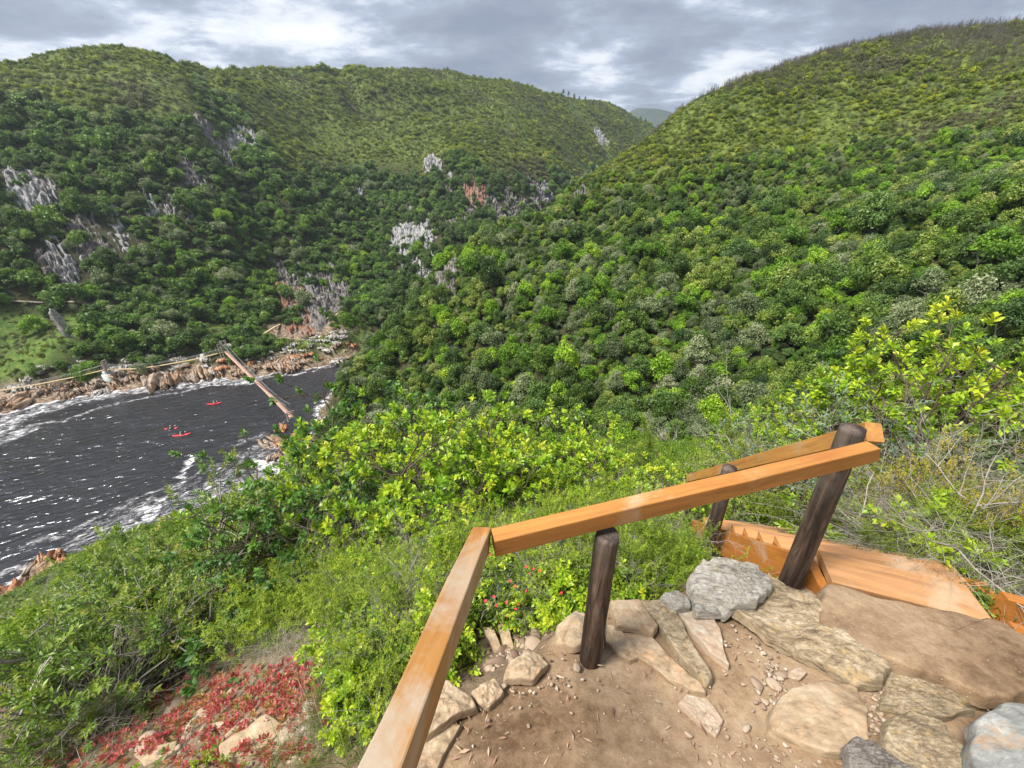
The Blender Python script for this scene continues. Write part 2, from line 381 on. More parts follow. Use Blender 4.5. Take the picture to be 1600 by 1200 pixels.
MEADOWS = [(*cast(50, 545, 120)[:2], 14), (*cast(15, 520, 120)[:2], 12), (*cast(350, 520, 120)[:2], 10), (*cast(540, 520, 120)[:2], 14), (*cast(110, 500, 120)[:2], 8), (*cast(480, 530, 120)[:2], 8), (*cast(20, 570, 120)[:2], 10)]
fattr(ground_me, 'meadow', meadow_mask(gX, gY, gZ))
m, t = mat('ground_cover'); geo = t.new('ShaderNodeNewGeometry'); pos = geo.outputs['Position']
def A_(t, n): return t.new('ShaderNodeAttribute', attribute_name=n).outputs['Fac']
n1 = t.noise(pos, .12, 6, .6); n2 = t.noise(pos, 1.3, 6, .65); n3 = t.noise(pos, 14, 6, .7); n4 = t.noise(pos, .02, 3, .5)
n5 = t.noise(pos, .42, 5, .7); veg = t.ramp(t.math('ADD', t.math('MULTIPLY', n5, .75), t.math('MULTIPLY', n1, .25)), [(.36, (.022,.035,.01)), (.48, (.06,.085,.018)), (.56, (.11,.14,.025)), (.66, (.19,.20,.05))])
dirt = t.ramp(t.math('ADD', t.math('MULTIPLY', n3, .5), t.math('MULTIPLY', n2, .5)), [(.3, (.09,.06,.04)), (.5, (.19,.135,.09)), (.7, (.30,.225,.155))])
rk = t.ramp(t.noise(t.mapping(pos, (1, 1, 4), (.6, .3, .2)), .8, 8, .65), [(.35, (.05,.035,.025)), (.47, (.16,.11,.07)), (.57, (.29,.22,.16)), (.7, (.40,.34,.28))])
md = t.ramp(t.math('ADD', t.math('MULTIPLY', n5, .6), t.math('MULTIPLY', n2, .4)), [(.38, (.035,.065,.014)), (.48, (.065,.115,.02)), (.56, (.11,.16,.028)), (.66, (.16,.145,.06))])
floor_ = t.ramp(n2, [(.35, (.022,.026,.010)), (.55, (.045,.045,.02)), (.7, (.085,.07,.04))]); veg = t.mix(A_(t, 'heath'), floor_, veg); c = t.mix(A_(t, 'meadow'), veg, md); c = t.mix(A_(t, 'dirt'), c, dirt); c = t.mix(A_(t, 'rocky'), c, rk)
hh = t.math('ADD', t.math('MULTIPLY', n2, .6), t.math('MULTIPLY', n3, .12))
t.put(t.out.inputs[0], princ(t, c, .95, t.bump(hh, .6, .3), .2))
ground_me.materials.append(m)
tag(obj('ground', ground_me), kind='structure')

# distant mountain behind the notch
mv = []; mf = []
mx_ = np.linspace(300, 2600, 90); my_ = np.linspace(2500, 4600, 40); MXg, MYg = np.meshgrid(mx_, my_)
pk = at_r(1002, 180, 3300)
MZ = 60 + (pk[2] - 60) * np.exp(-((MXg - pk[0]) / 520) ** 2 - ((MYg - 3100) / 650) ** 2) * 1.02 + fbm(MXg / 380, MYg / 380, 77, 5) * 70 + 40
n_ = len(mx_); Vm = np.stack([MXg, MYg, MZ], -1).reshape(-1, 3)
i = np.arange(len(my_) - 1)[:, None] * n_; j = np.arange(n_ - 1)[None]
Fm = np.stack([i + j, i + j + 1, i + n_ + j + 1, i + n_ + j], -1).reshape(-1, 4)
mm = m_simple('mountain_scrub', (.02,.035,.03), (.06,.075,.05), .01, coord='Object')
tag(obj('mountain', mesh('mountain', Vm, Fm, mm, True)), kind='structure')

# ------------------------------------------------------------------ river
xs = np.concatenate([np.linspace(-700, -262, 24), np.arange(-260, -38, .8), np.linspace(-36, 420, 60)])
ys = np.concatenate([np.linspace(-500, -42, 24), np.arange(-40, 182, .8), np.linspace(184, 900, 60)])
WX, WY = np.meshgrid(xs, ys); fx, fy = WX.ravel(), WY.ravel()
bed = H(fx, fy)
dfine = (fx > -262) & (fx < -36) & (fy > -42) & (fy < 184)
def line_dist(x, y, pts):
    best = np.full(np.shape(x), 1e9)
    for a, b in zip(pts[:-1], pts[1:]):
        e = b - a; tt = np.clip(((x - a[0]) * e[0] + (y - a[1]) * e[1]) / (e @ e), 0, 1)
        best = np.minimum(best, np.hypot(x - a[0] - tt * e[0], y - a[1] - tt * e[1]))
    return best
def wz(l): return np.array([at_z(a, b, 0)[:2] for a, b in l])
streaks = [(wz([(40,850),(110,825),(200,795),(270,765),(330,735),(400,700),(450,690)]), 2.2, .75), (wz([(235,830),(250,795),(275,765),(285,735),(300,715)]), 1.4, .95),
           (wz([(0,700),(50,665),(110,655),(180,630),(250,618),(330,602),(420,590),(500,576),(540,568)]), 2.3, .82),
           (wz([(0,905),(40,890),(80,880),(110,860)]), 1.4, .9), (wz([(-40,960),(0,930),(30,905)]), 2.6, 1.0),
           (wz([(380,770),(330,790),(290,800)]), 2.5, .7), (wz([(400,720),(440,750),(460,770)]), 3.0, 1.0), (wz([(340,700),(410,680),(450,655)]), 1.4, .7)]
warpx = fx + fbm(fx / 6, fy / 6, 50, 4, .6) * 5; warpy = fy + fbm(fx / 6, fy / 6, 60, 4, .6) * 5
foam = np.zeros(len(fx))
for pts, wd, st in streaks: foam = np.maximum(foam, st * np.exp(-(line_dist(warpx, warpy, pts) / wd) ** 2))
band = wz([(-30,700),(0,660),(110,625),(190,610),(300,598),(400,588)]); foam = np.maximum(foam, .78 * np.exp(-(line_dist(warpx, warpy, band) / 7.0) ** 4) * sstep(-2, 3, fy - 40))
marb = wz([(240,830),(330,770),(420,715),(470,690)]); foam = np.maximum(foam, .70 * np.exp(-(line_dist(warpx, warpy, marb) / 10) ** 4)); marb2 = wz([(150,840),(260,800),(380,760),(440,720)]); foam = np.maximum(foam, .74 * np.exp(-(line_dist(warpx, warpy, marb2) / 7) ** 4)); foam = np.maximum(foam, .36 + 0 * foam)
foam = np.maximum(foam, .9 * (1 - sstep(.2, 1.7, -bed)) * (bed < .6))
foam = foam * dfine
wv = (fbm(fx / 3.2 + fy / 9, fy / 1.7 - fx / 6, 70, 3) * .26 + fbm(fx / 9, fy / 5, 80, 2) * .30) * dfine
wme = mesh('river', np.stack([fx, fy, wv], -1), (lambda n, i, j: np.stack([i * n + j, i * n + j + 1, (i + 1) * n + j + 1, (i + 1) * n + j], -1).reshape(-1, 4))(len(xs), np.arange(len(ys) - 1)[:, None], np.arange(len(xs) - 1)[None]), smooth=True)
fattr(wme, 'foam', foam)
m, t = mat('river_water'); geo = t.new('ShaderNodeNewGeometry'); pos = geo.outputs['Position']
rot = t.mapping(pos, (1, 1, 1), (0, 0, R_(-32)))
strv = t.mapping(rot, (.75, 1.5, 1))
w0 = t.noise(strv, .16, 3, .5, .5); wb = t.noise(strv, .5, 2, .5, .25); w1 = t.noise(strv, .75, 5, .6, .3); w2 = t.noise(strv, 2.2, 5, .65, .3); w3 = t.noise(pos, .09, 3, .5)
fn = t.noise(t.mapping(rot, (.45, 1.1, 1)), 1.1, 8, .72, 1.6); fn2 = t.noise(pos, .35, 6, .65, 1.0)
fo = A_(t, 'foam')
fm = t.math('SUBTRACT', t.math('ADD', t.math('MULTIPLY', fn, .65), t.math('MULTIPLY', fn2, .35)), t.math('SUBTRACT', .74, t.math('MULTIPLY', fo, .38)))
fmask = t.mr(fm, 0, .15, 0, 1, True)
body = t.mix(w3, (.013,.0125,.014), (.030,.028,.031))
col = t.mix(fmask, body, (.78,.76,.78))
hgt = t.math('ADD', t.math('ADD', t.math('MULTIPLY', wb, 1.0), t.math('MULTIPLY', w0, .8)), t.math('ADD', t.math('MULTIPLY', w2, .06), t.math('MULTIPLY', fmask, .3)))
pr = t.new('ShaderNodeBsdfPrincipled', {'Base Color': col, 'Roughness': t.mix(fmask, (.20,.20,.20), (.7,.7,.7)), 'Specular IOR Level': .7, 'Specular Tint': (.90,.94,1,1), 'Normal': t.bump(hgt, 1.0, .62)})
t.put(t.out.inputs[0], pr.outputs[0])
wme.materials.append(m); tag(obj('river', wme), kind='structure')
# ------------------------------------------------------------------ tree crowns
rng = np.random.default_rng(7)
def leafquads(rg, cen, size, nrm=None, tilt=.8):
    n = len(cen)
    d = rg.normal(size=(n, 3))
    if nrm is not None: d = nrm + d * tilt
    d /= np.linalg.norm(d, axis=1)[:, None]
    u = np.cross(d, rg.normal(size=(n, 3))); u /= np.linalg.norm(u, axis=1)[:, None]; w = np.cross(d, u)
    s = np.broadcast_to(size, (n,)) * rg.uniform(.6, 1.3, n)
    u *= s[:, None]; w *= (s * rg.uniform(.45, .8, n))[:, None]
    V = np.stack([cen - u, cen + w * .9 - u * .1, cen + u, cen - w * .9 + u * .15], 1).reshape(-1, 3)
    return V, np.arange(n * 4).reshape(-1, 4)
def crown_mesh(name, seed, m, nl=20, per=125, leaf=.062, squash=.8, loose=0.0, rag=.0):
    """crown of radius about 1, base at z = 0: lobes of leaf clumps over a limb-filled middle"""
    rg = np.random.default_rng(seed); g_ = Geo()
    lobes = []
    ax_ = rg.uniform(.75, 1.2); skew = rg.uniform(-.25, .25, 2)
    for k in range(nl):
        th = k * 2.399 + rg.uniform(-.9, .9); h = np.clip((k + .5) / nl + rg.normal() * .10, .02, .98)
        rad = math.sqrt(max(0, 1 - (h * 1.05) ** 2)) * .68 * rg.uniform(.7, 1.15)
        lobes.append((np.array([math.cos(th) * rad * ax_ + skew[0] * h, math.sin(th) * rad / ax_ + skew[1] * h, (.35 + h * .95) * squash * rg.uniform(.85, 1.12)]), rg.uniform(.17, .46), rg.uniform(.08, .85)))
    for c, r, tone in lobes:
        n = int(per * (r / .33) ** 2)
        d = rg.normal(size=(n, 3)); d[:, 2] = d[:, 2] * .9 + .35; d /= np.linalg.norm(d, axis=1)[:, None]
        p = c + d * (r * rg.uniform(.62, 1.12 + loose, n)[:, None]) * np.array([1, 1, .8])
        V, Fq = leafquads(rg, p, leaf, d, .75)
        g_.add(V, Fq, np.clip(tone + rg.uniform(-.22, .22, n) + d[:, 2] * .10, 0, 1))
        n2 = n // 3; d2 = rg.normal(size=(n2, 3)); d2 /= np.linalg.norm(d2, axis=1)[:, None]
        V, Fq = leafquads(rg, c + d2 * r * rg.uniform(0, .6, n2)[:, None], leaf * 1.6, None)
        g_.add(V, Fq, np.clip(tone + rg.uniform(-.25, .1, n2), 0, 1))  # inner leaves lean to the darker stops
    return g_.build(name, m)
def trunk_mesh(name, seed, m, h=1.0, r=.045, limbs=5, reach=.6):
    rg = np.random.default_rng(seed); g_ = Geo()
    x = rg.normal(size=2) * .06; p0 = np.array([0, 0, -.5]); pts = [p0]
    for k in range(1, 6): pts.append(np.array([x[0] * k, x[1] * k, -.5 + (h + .3) * k / 5]))
    tube(g_, pts, np.linspace(r, r * .5, 6), 6)
    for k in range(limbs):
        a = k * 2.4 + rg.uniform(-.4, .4); b = pts[3 + k % 3]
        q = [b + (np.array([math.cos(a) * reach, math.sin(a) * reach, rg.uniform(.35, .7)]) * s_ + np.array([0, 0, .12 * s_ * (1 - s_)])) for s_ in (0, .33, .66, 1)]
        tube(g_, q, np.linspace(r * .5, r * .15, 4), 5)
    return g_.build(name, m)
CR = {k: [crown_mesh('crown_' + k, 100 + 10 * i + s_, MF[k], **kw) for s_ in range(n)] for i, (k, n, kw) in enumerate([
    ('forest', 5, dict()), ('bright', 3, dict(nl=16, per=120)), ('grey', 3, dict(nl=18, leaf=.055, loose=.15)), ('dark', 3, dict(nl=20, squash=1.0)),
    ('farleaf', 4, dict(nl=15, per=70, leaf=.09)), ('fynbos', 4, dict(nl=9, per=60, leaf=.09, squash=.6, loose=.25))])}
TRK = [trunk_mesh('trunk', 300 + k, MB) for k in range(3)]
def dead_mesh(name, seed, m, n0=9, gen=3, L=.5, r=.02, spread=.8):
    rg = np.random.default_rng(seed); g_ = Geo()
    def grow(p, d, l, rad, lv):
        pts = [p]; dd = d.copy()
        for k in range(4):
            dd = dd + rg.normal(size=3) * .22; dd[2] += .05; dd /= np.linalg.norm(dd); pts.append(pts[-1] + dd * l / 4)
        tube(g_, pts, np.linspace(rad, rad * .45, 5), 3 if lv > 1 else 4, rg.uniform(.2, .9))
        if lv < gen:
            for k in range(3 if lv else 4):
                b = pts[rg.integers(1, 5)]; e = dd + rg.normal(size=3) * .7; e /= np.linalg.norm(e); grow(b, e, l * rg.uniform(.5, .8), rad * .5, lv + 1)
    for k in range(n0):
        a = rg.uniform(0, 6.28); d = np.array([math.cos(a) * spread, math.sin(a) * spread, rg.uniform(.4, 1.1)]); d /= np.linalg.norm(d)
        grow(np.array([0, 0, 0.]), d, L * rg.uniform(.7, 1.2), r, 0)
    return g_.build(name, m)
DEADM = [dead_mesh('branches', 400 + k, MTW, 6, 2, .6, .03) for k in range(2)]

def gn_scatter(name, sources, pts, scl, rot, idx, **tags):
    me = bpy.data.meshes.new(name); me.vertices.add(len(pts)); me.vertices.foreach_set('co', np.asarray(pts, np.float32).ravel()); me.update()
    scl = np.asarray(scl, np.float32); scl = np.repeat(scl[:, None], 3, 1) if scl.ndim == 1 else scl
    a = me.attributes.new('scl', 'FLOAT_VECTOR', 'POINT'); a.data.foreach_set('vector', scl.ravel())
    a = me.attributes.new('rot', 'FLOAT_VECTOR', 'POINT'); a.data.foreach_set('vector', np.asarray(rot, np.float32).ravel())
    a = me.attributes.new('idx', 'INT', 'POINT'); a.data.foreach_set('value', np.asarray(idx, np.int32))
    o = obj(name, me); md_ = o.modifiers.new('scatter', 'NODES')
    ng = bpy.data.node_groups.new(name, 'GeometryNodeTree')
    ng.interface.new_socket('Geometry', in_out='INPUT', socket_type='NodeSocketGeometry'); ng.interface.new_socket('Geometry', in_out='OUTPUT', socket_type='NodeSocketGeometry')
    N = ng.nodes; L = ng.links; gi = N.new('NodeGroupInput'); go = N.new('NodeGroupOutput'); ip = N.new('GeometryNodeInstanceOnPoints')
    L.new(gi.outputs[0], ip.inputs['Points'])
    jn = N.new('GeometryNodeJoinGeometry')
    for s_ in list(sources)[::-1]:
        oi = N.new('GeometryNodeObjectInfo'); oi.inputs['Object'].default_value = s_; oi.inputs['As Instance'].default_value = True
        L.new(oi.outputs['Geometry'], jn.inputs[0])
    L.new(jn.outputs[0], ip.inputs['Instance']); ip.inputs['Pick Instance'].default_value = True
    def na_(nm, ty):
        q = N.new('GeometryNodeInputNamedAttribute'); q.data_type = ty; q.inputs['Name'].default_value = nm; return q.outputs[0]
    L.new(na_('idx', 'INT'), ip.inputs['Instance Index']); L.new(na_('rot', 'FLOAT_VECTOR'), ip.inputs['Rotation']); L.new(na_('scl', 'FLOAT_VECTOR'), ip.inputs['Scale'])
    L.new(ip.outputs[0], go.inputs[0]); md_.node_group = ng
    tag(o, **tags); return o

# ------------------------------------------------------------------ where the trees stand
def jitter_grid(x0, x1, y0, y1, sp, rg):
    X, Y = np.meshgrid(np.arange(x0, x1, sp), np.arange(y0, y1, sp)); n = X.size
    return X.ravel() + rg.uniform(-1.2, 1.2, n) * sp, Y.ravel() + rg.uniform(-1.2, 1.2, n) * sp
# valley line of the ravine divides the near slope from the hill across it
RAV = np.array([(-120,128),(-58,92),(-30,80),(0,67),(30,59),(55,53),(78,46),(105,34),(140,14),(400,-60)], float)
def beyond_ravine(x, y, off=0): return y > np.interp(x, RAV[:, 0], RAV[:, 1]) + off
def far_bank(x, y):     # river centre line
    cx = np.array([-400,-160,-120,-95,-68,-52,-30,-5,38,88,160,250,350,500]); cy = np.array([-60,38,72,112,138,168,200,240,300,380,480,620,780,900])
    return y > np.interp(x, cx, cy)
def slope_at(x, y, e=3.0): return np.hypot(H(x + e, y) - H(x - e, y), H(x, y + e) - H(x, y - e)) / (2 * e)
CLIFFS = [  # picture place, half width / height in metres, material
    (372,218,9,15,'cliffpale'),(345,225,7,12,'cliff'),(300,272,5,8,'cliff'),(322,285,4,7,'cliffpale'),(238,320,4,8,'cliffpale'),(275,322,4,7,'cliff'),(42,288,6,14,'cliffpale'),
    (104,410,4,14,'cliffpale'),(88,420,4,9,'cliff'),(146,372,5,13,'cliff'),(186,365,3,11,'cliffpale'),(490,468,9,14,'cliff'),(462,475,6,10,'clifforange'),(525,460,7,10,'cliff'),(430,425,4,8,'cliff'),
    (648,362,9,20,'cliffpale'),(628,368,7,13,'cliffpale'),(672,375,6,12,'cliffpale'),(678,258,7,12,'cliffpale'),(704,278,3,8,'cliffpale'),(742,308,8,16,'clifforange'),(768,322,7,12,'cliff'),(797,318,6,18,'cliff'),
    (562,300,3,13,'cliffpale'),(664,425,4,10,'cliffpale'),(694,432,4,14,'cliff'),(722,355,8,7,'cliff'),(840,300,8,12,'cliff'),(940,218,9,12,'cliffpale'),(855,300,5,10,'cliffpale'),
    (160,395,3,8,'cliff'),(120,365,3,8,'cliff'),(395,235,4,8,'cliff'),(350,245,3,8,'cliffpale'),(215,300,3,6,'cliff'),(505,440,4,8,'cliff'),(640,330,3,8,'cliff'),(700,300,4,9,'cliff'),(730,330,4,9,'cliff'),(785,345,4,9,'cliffpale'),(70,300,4,8,'cliff'),(455,440,4,7,'cliff'),(820,325,4,9,'cliff'),
    (891,292,3,4,'cliffpale'),(912,282,3,5,'cliffpale'),(932,262,2.5,4,'cliffpale'),(905,300,2.5,4,'cliff')]
CLIFFS = [(a, b, w_ * 1.6, h_ * 1.5, m_) for a, b, w_, h_, m_ in CLIFFS]
CPOS = [cast(a, b, 60) for a, b, *_ in CLIFFS]
def off_cliff(x, y):
    k = np.ones(len(x), bool)
    for (a, b, w_, h_, _), p in zip(CLIFFS, CPOS):
        d = p[:2] / np.hypot(*p[:2]); u = (x - p[0]) * d[0] + (y - p[1]) * d[1]; v = (x - p[0]) * -d[1] + (y - p[1]) * d[0]
        k &= ~((np.abs(v) < w_ * .8) & (u > -h_ * .75) & (u < h_ * .5) & (hash2(np.floor(x * 3), np.floor(y * 3), 8) > .14))
    return k
rg = np.random.default_rng(11)
trees = []      # x, y, radius, kind, zone
# hill across the ravine
x, y = jitter_grid(-75, 420, 30, 420, 2.15, rg); r = np.hypot(x, y)
h = H(x, y); fy_line = 62 + .10 * x + fbm(x / 25, y / 25, 90, 3) * 9
k = beyond_ravine(x, y, -9) & ~far_bank(x, y) & (h > 2.5) & off_cliff(x, y) & (np.abs(np.degrees(np.arctan2(x, y))) < 66)
low = k & (h < fy_line)
thin = (hash2(np.floor(x * 7), np.floor(y * 7), 4) < np.interp(r, [60, 150, 260], [.85, .95, .95]))
q = low & thin; n = q.sum()
rad = np.clip(rg.lognormal(.60, .38, n), .9, 4.2) * np.interp((fy_line - h)[q], [0, 18], [.62, 1.0])
st = fbm(x[q] / 16, y[q] / 16, 95, 3); u = rg.random(n)
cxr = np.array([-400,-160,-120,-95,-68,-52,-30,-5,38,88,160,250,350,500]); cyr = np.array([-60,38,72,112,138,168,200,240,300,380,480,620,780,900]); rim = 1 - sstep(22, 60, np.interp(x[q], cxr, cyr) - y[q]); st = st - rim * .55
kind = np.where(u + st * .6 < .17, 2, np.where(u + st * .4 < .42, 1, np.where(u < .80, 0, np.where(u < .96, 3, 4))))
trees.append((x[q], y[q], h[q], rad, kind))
xi, yi = jitter_grid(-75, 420, 30, 420, 2.3, rg); hi = H(xi, yi); qi = beyond_ravine(xi, yi, -4) & ~far_bank(xi, yi) & (hi > 2.5) & off_cliff(xi, yi) & (np.abs(np.degrees(np.arctan2(xi, yi))) < 66) & (hi < 66 + .10 * xi)
INF = (xi[qi], yi[qi], hi[qi], rg.uniform(.7, 1.6, qi.sum()))
SH = []
x2, y2 = jitter_grid(-20, 520, 60, 520, 1.4, rg); h2 = H(x2, y2); r2 = np.hypot(x2, y2)
SHN = fbm(x2 / 30, y2 / 30, 160, 3)
q = beyond_ravine(x2, y2) & ~far_bank(x2, y2) & (h2 > 58 + .10 * x2 + fbm(x2 / 25, y2 / 25, 90, 3) * 9) & (r2 < 560) & off_cliff(x2, y2) & (np.abs(np.degrees(np.arctan2(x2, y2))) < 66)
SH.append((x2[q], y2[q], h2[q], np.clip(rg.lognormal(-.12, .42, q.sum()), .35, 2.8) * (1 + SHN[q] * .8)))
# far bank
x, y = jitter_grid(-620, 420, -40, 900, 3.1, rg); h = H(x, y); r = np.hypot(x, y); azd = np.degrees(np.arctan2(x, y))
fb = far_bank(x, y) & (np.abs(azd) < 66) & (r < 950) & off_cliff(x, y)
line = 92 + fbm(x / 60, y / 60, 91, 3) * 45 + np.where(x < -200, 5, -12) + 45 * (1 - sstep(0, .3, np.abs(gully(x, y))))
q = fb & (h > 4.8 + fbm(x / 9, y / 9, 44, 3) * 4) & (h < line) & (meadow_mask(x, y, h) < .2 + .25 * rg.random(len(x)))
n = q.sum(); rad = np.clip(rg.lognormal(.86, .38, n), 1.1, 5.5)
FT = (x[q], y[q], h[q], rad, fbm(x[q] / 30, y[q] / 30, 96, 3), rg.random(n))
x3, y3 = jitter_grid(-700, 450, -40, 1000, 2.4, rg); h3 = H(x3, y3)
q = far_bank(x3, y3) & (np.abs(np.degrees(np.arctan2(x3, y3))) < 66) & off_cliff(x3, y3) & (h3 > 88 + fbm(x3 / 60, y3 / 60, 91, 3) * 45 + np.where(x3 < -200, 5, -12) + 45 * (1 - sstep(0, .3, np.abs(gully(x3, y3))))) & (rg.random(len(x3)) < .93)
SH.append((x3[q], y3[q], h3[q], np.clip(rg.lognormal(.35, .42, q.sum()), .6, 4.5) * (1 + fbm(x3[q] / 45, y3[q] / 45, 161, 3) * .7)))
# choose the individual trees: nearest visible ones of the hill across the ravine
x, y, h, rad, kind = trees[0]
px, py, dep = project(np.stack([x, y, h + rad], -1)); r = np.hypot(x, y)
inv = (px > -20) & (px < 1620) & (py > -20) & (py < 1220) & (dep > 0)
vis = np.ones(len(x), bool)
for s_ in np.linspace(.05, .93, 40):
    gx_, gy_ = x * s_, y * s_; sight = 60 + (h + rad * 1.6 - 60) * s_
    vis &= sight > H(gx_, gy_, False) + np.where(s_ * r > 8, .9, .3)
score = np.where(inv & vis, rad / r, 0)
order = np.argsort(-score); NI = 290
ind = order[:NI]; rest = order[NI:]
KN = ['forest', 'bright', 'grey', 'dark']
KL = [('mid green rounded forest tree on the hillside across the ravine', 'mid green forest trees across the ravine'),
      ('fresh bright green forest tree on the hillside across the ravine', 'bright green forest trees across the ravine'),
      ('pale grey green forest tree on the hillside across the ravine', 'grey green forest trees across the ravine'),
      ('dark green forest tree on the hillside across the ravine', 'dark green forest trees across the ravine'),
      ('bare grey dead tree among green crowns on the hillside across the ravine', 'bare dead trees across the ravine')]
KNM = ['broadleaf_tree', 'broadleaf_tree', 'broadleaf_tree', 'broadleaf_tree', 'dead_tree']
protos = {}
firstcrown = {k: {} for k in KN}
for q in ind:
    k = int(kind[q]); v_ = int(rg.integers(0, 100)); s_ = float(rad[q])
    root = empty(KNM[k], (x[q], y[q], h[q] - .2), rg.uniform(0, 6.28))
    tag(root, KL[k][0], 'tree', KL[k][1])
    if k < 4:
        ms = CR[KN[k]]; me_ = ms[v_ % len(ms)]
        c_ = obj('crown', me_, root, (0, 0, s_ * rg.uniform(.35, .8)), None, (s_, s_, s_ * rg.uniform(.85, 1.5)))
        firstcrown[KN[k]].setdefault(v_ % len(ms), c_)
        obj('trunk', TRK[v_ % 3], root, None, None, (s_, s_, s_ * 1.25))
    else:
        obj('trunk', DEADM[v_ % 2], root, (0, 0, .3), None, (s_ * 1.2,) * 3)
src = []; base = {}
for k in KN:
    base[k] = len(src); src += [firstcrown[k][i] for i in sorted(firstcrown[k])]
cnt = {k: len(firstcrown[k]) for k in KN}
def rots(n, tilt=.28): return np.stack([rg.normal(size=n) * tilt, rg.normal(size=n) * tilt, rg.uniform(0, 6.28, n)], -1)
def scl3(s_, a=.8, b=1.2): return np.stack([s_ * rg.uniform(.9, 1.15, len(s_)), s_ * rg.uniform(.9, 1.15, len(s_)), s_ * rg.uniform(a, b, len(s_))], -1)
kr = kind[rest]; keep = kr < 4; rest = rest[keep]; kr = kr[keep]; n = len(rest)
idx = np.array([base[KN[a]] + rg.integers(0, cnt[KN[a]]) for a in kr])
ni_ = len(INF[0]); x = np.concatenate([x, INF[0]]); y = np.concatenate([y, INF[1]]); h = np.concatenate([h, INF[2]]); rad = np.concatenate([rad, INF[3]]); rest = np.concatenate([rest, np.arange(len(x) - ni_, len(x))]); n = len(rest)
ki_ = rg.choice([0, 1, 2, 3], ni_, p=[.45, .25, .15, .15]); idx = np.concatenate([idx, np.array([base[KN[a]] + rg.integers(0, cnt[KN[a]]) for a in ki_])])
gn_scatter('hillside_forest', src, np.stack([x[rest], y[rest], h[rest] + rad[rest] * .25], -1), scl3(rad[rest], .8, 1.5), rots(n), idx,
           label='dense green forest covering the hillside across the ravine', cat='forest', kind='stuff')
# far bank wood
fsrc = []
fpts = [(230,470,'farleaf',0),(150,500,'farleaf',1),(375,430,'farleaf',2),(300,500,'farleaf',3)]
FL = ['broad green tree on the far bank above the grey rock spire', 'round tree standing left of the others above the grey spire on the far bank',
      'round green tree above the overhanging cliff foot on the far bank', 'dark rounded tree on the far bank above the rope bridge']
for (a, b, kk, i_), lb in zip(fpts, FL):
    p = cast(a, b, 100); root = empty('broadleaf_tree', (p[0], p[1], p[2] - .3)); tag(root, lb, 'tree')
    c_ = obj('crown', CR[kk][i_], root, (0, 0, 1.5), None, (4.2, 4.2, 4.6)); obj('trunk', TRK[0], root, None, None, (4, 4, 4.5)); fsrc.append(c_)
allsrc = fsrc + src; nb = len(fsrc)
x_, y_, h_, rd, st, u = FT; n = len(x_)
gorge_shade = sstep(-95, -60, x_) * (1 - sstep(60, 85, h_)) * .5  # gorge shade put into the wood's colour: more dark crowns low down
ii = np.where(u + st * .5 < .12 + gorge_shade, nb + base['dark'] + rg.integers(0, cnt['dark'], n), np.where(u > .90, nb + base['grey'] + rg.integers(0, cnt['grey'], n),
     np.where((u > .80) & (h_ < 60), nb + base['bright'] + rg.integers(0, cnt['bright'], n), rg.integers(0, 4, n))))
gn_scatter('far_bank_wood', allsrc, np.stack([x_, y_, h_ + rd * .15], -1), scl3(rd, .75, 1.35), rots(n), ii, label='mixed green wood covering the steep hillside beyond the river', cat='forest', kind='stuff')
# heath on the tops
hsrc = []
for i_, (a, b, lb) in enumerate([(1180, 215, 'olive rounded heath shrub high on the right hillside'), (1450, 190, 'yellow green heath bush high on the right hillside under the crest'),
                                 (1330, 150, 'low heath bush just below the bare crest of the right hill'), (1240, 240, 'broad olive heath bush on the right hillside left of the yellow patch')]):
    p = cast(a, b, 60); root = empty('heath_bush', (p[0], p[1], p[2] - .1)); tag(root, lb, 'bush')
    hsrc.append(obj('foliage', CR['fynbos'][i_], root, None, None, (1.9, 1.9, 1.7)))
x4, y4 = jitter_grid(-260, 0, 20, 240, 1.9, rg); h4 = H(x4, y4); mm4 = meadow_mask(x4, y4, h4)
q = far_bank(x4, y4) & (h4 > 3.2) & (h4 < 32) & (rg.random(len(x4)) < np.where(mm4 > .4, .6, .3)); SH.append((x4[q], y4[q], h4[q], rg.uniform(.45, 1.25, q.sum())))
X = np.concatenate([s_[0] for s_ in SH]); Y = np.concatenate([s_[1] for s_ in SH]); Z = np.concatenate([s_[2] for s_ in SH]); S = np.concatenate([s_[3] for s_ in SH]); n = len(X)
gn_scatter('hilltop_heath', hsrc, np.stack([X, Y, Z - S * .15], -1), scl3(S, .7, 1.2), rots(n), rg.integers(0, 4, n), label='olive and yellow heath covering the hilltops and the riverside meadow', cat='heath', kind='stuff')
print('TREES', len(ind), len(rest), len(x_), n)

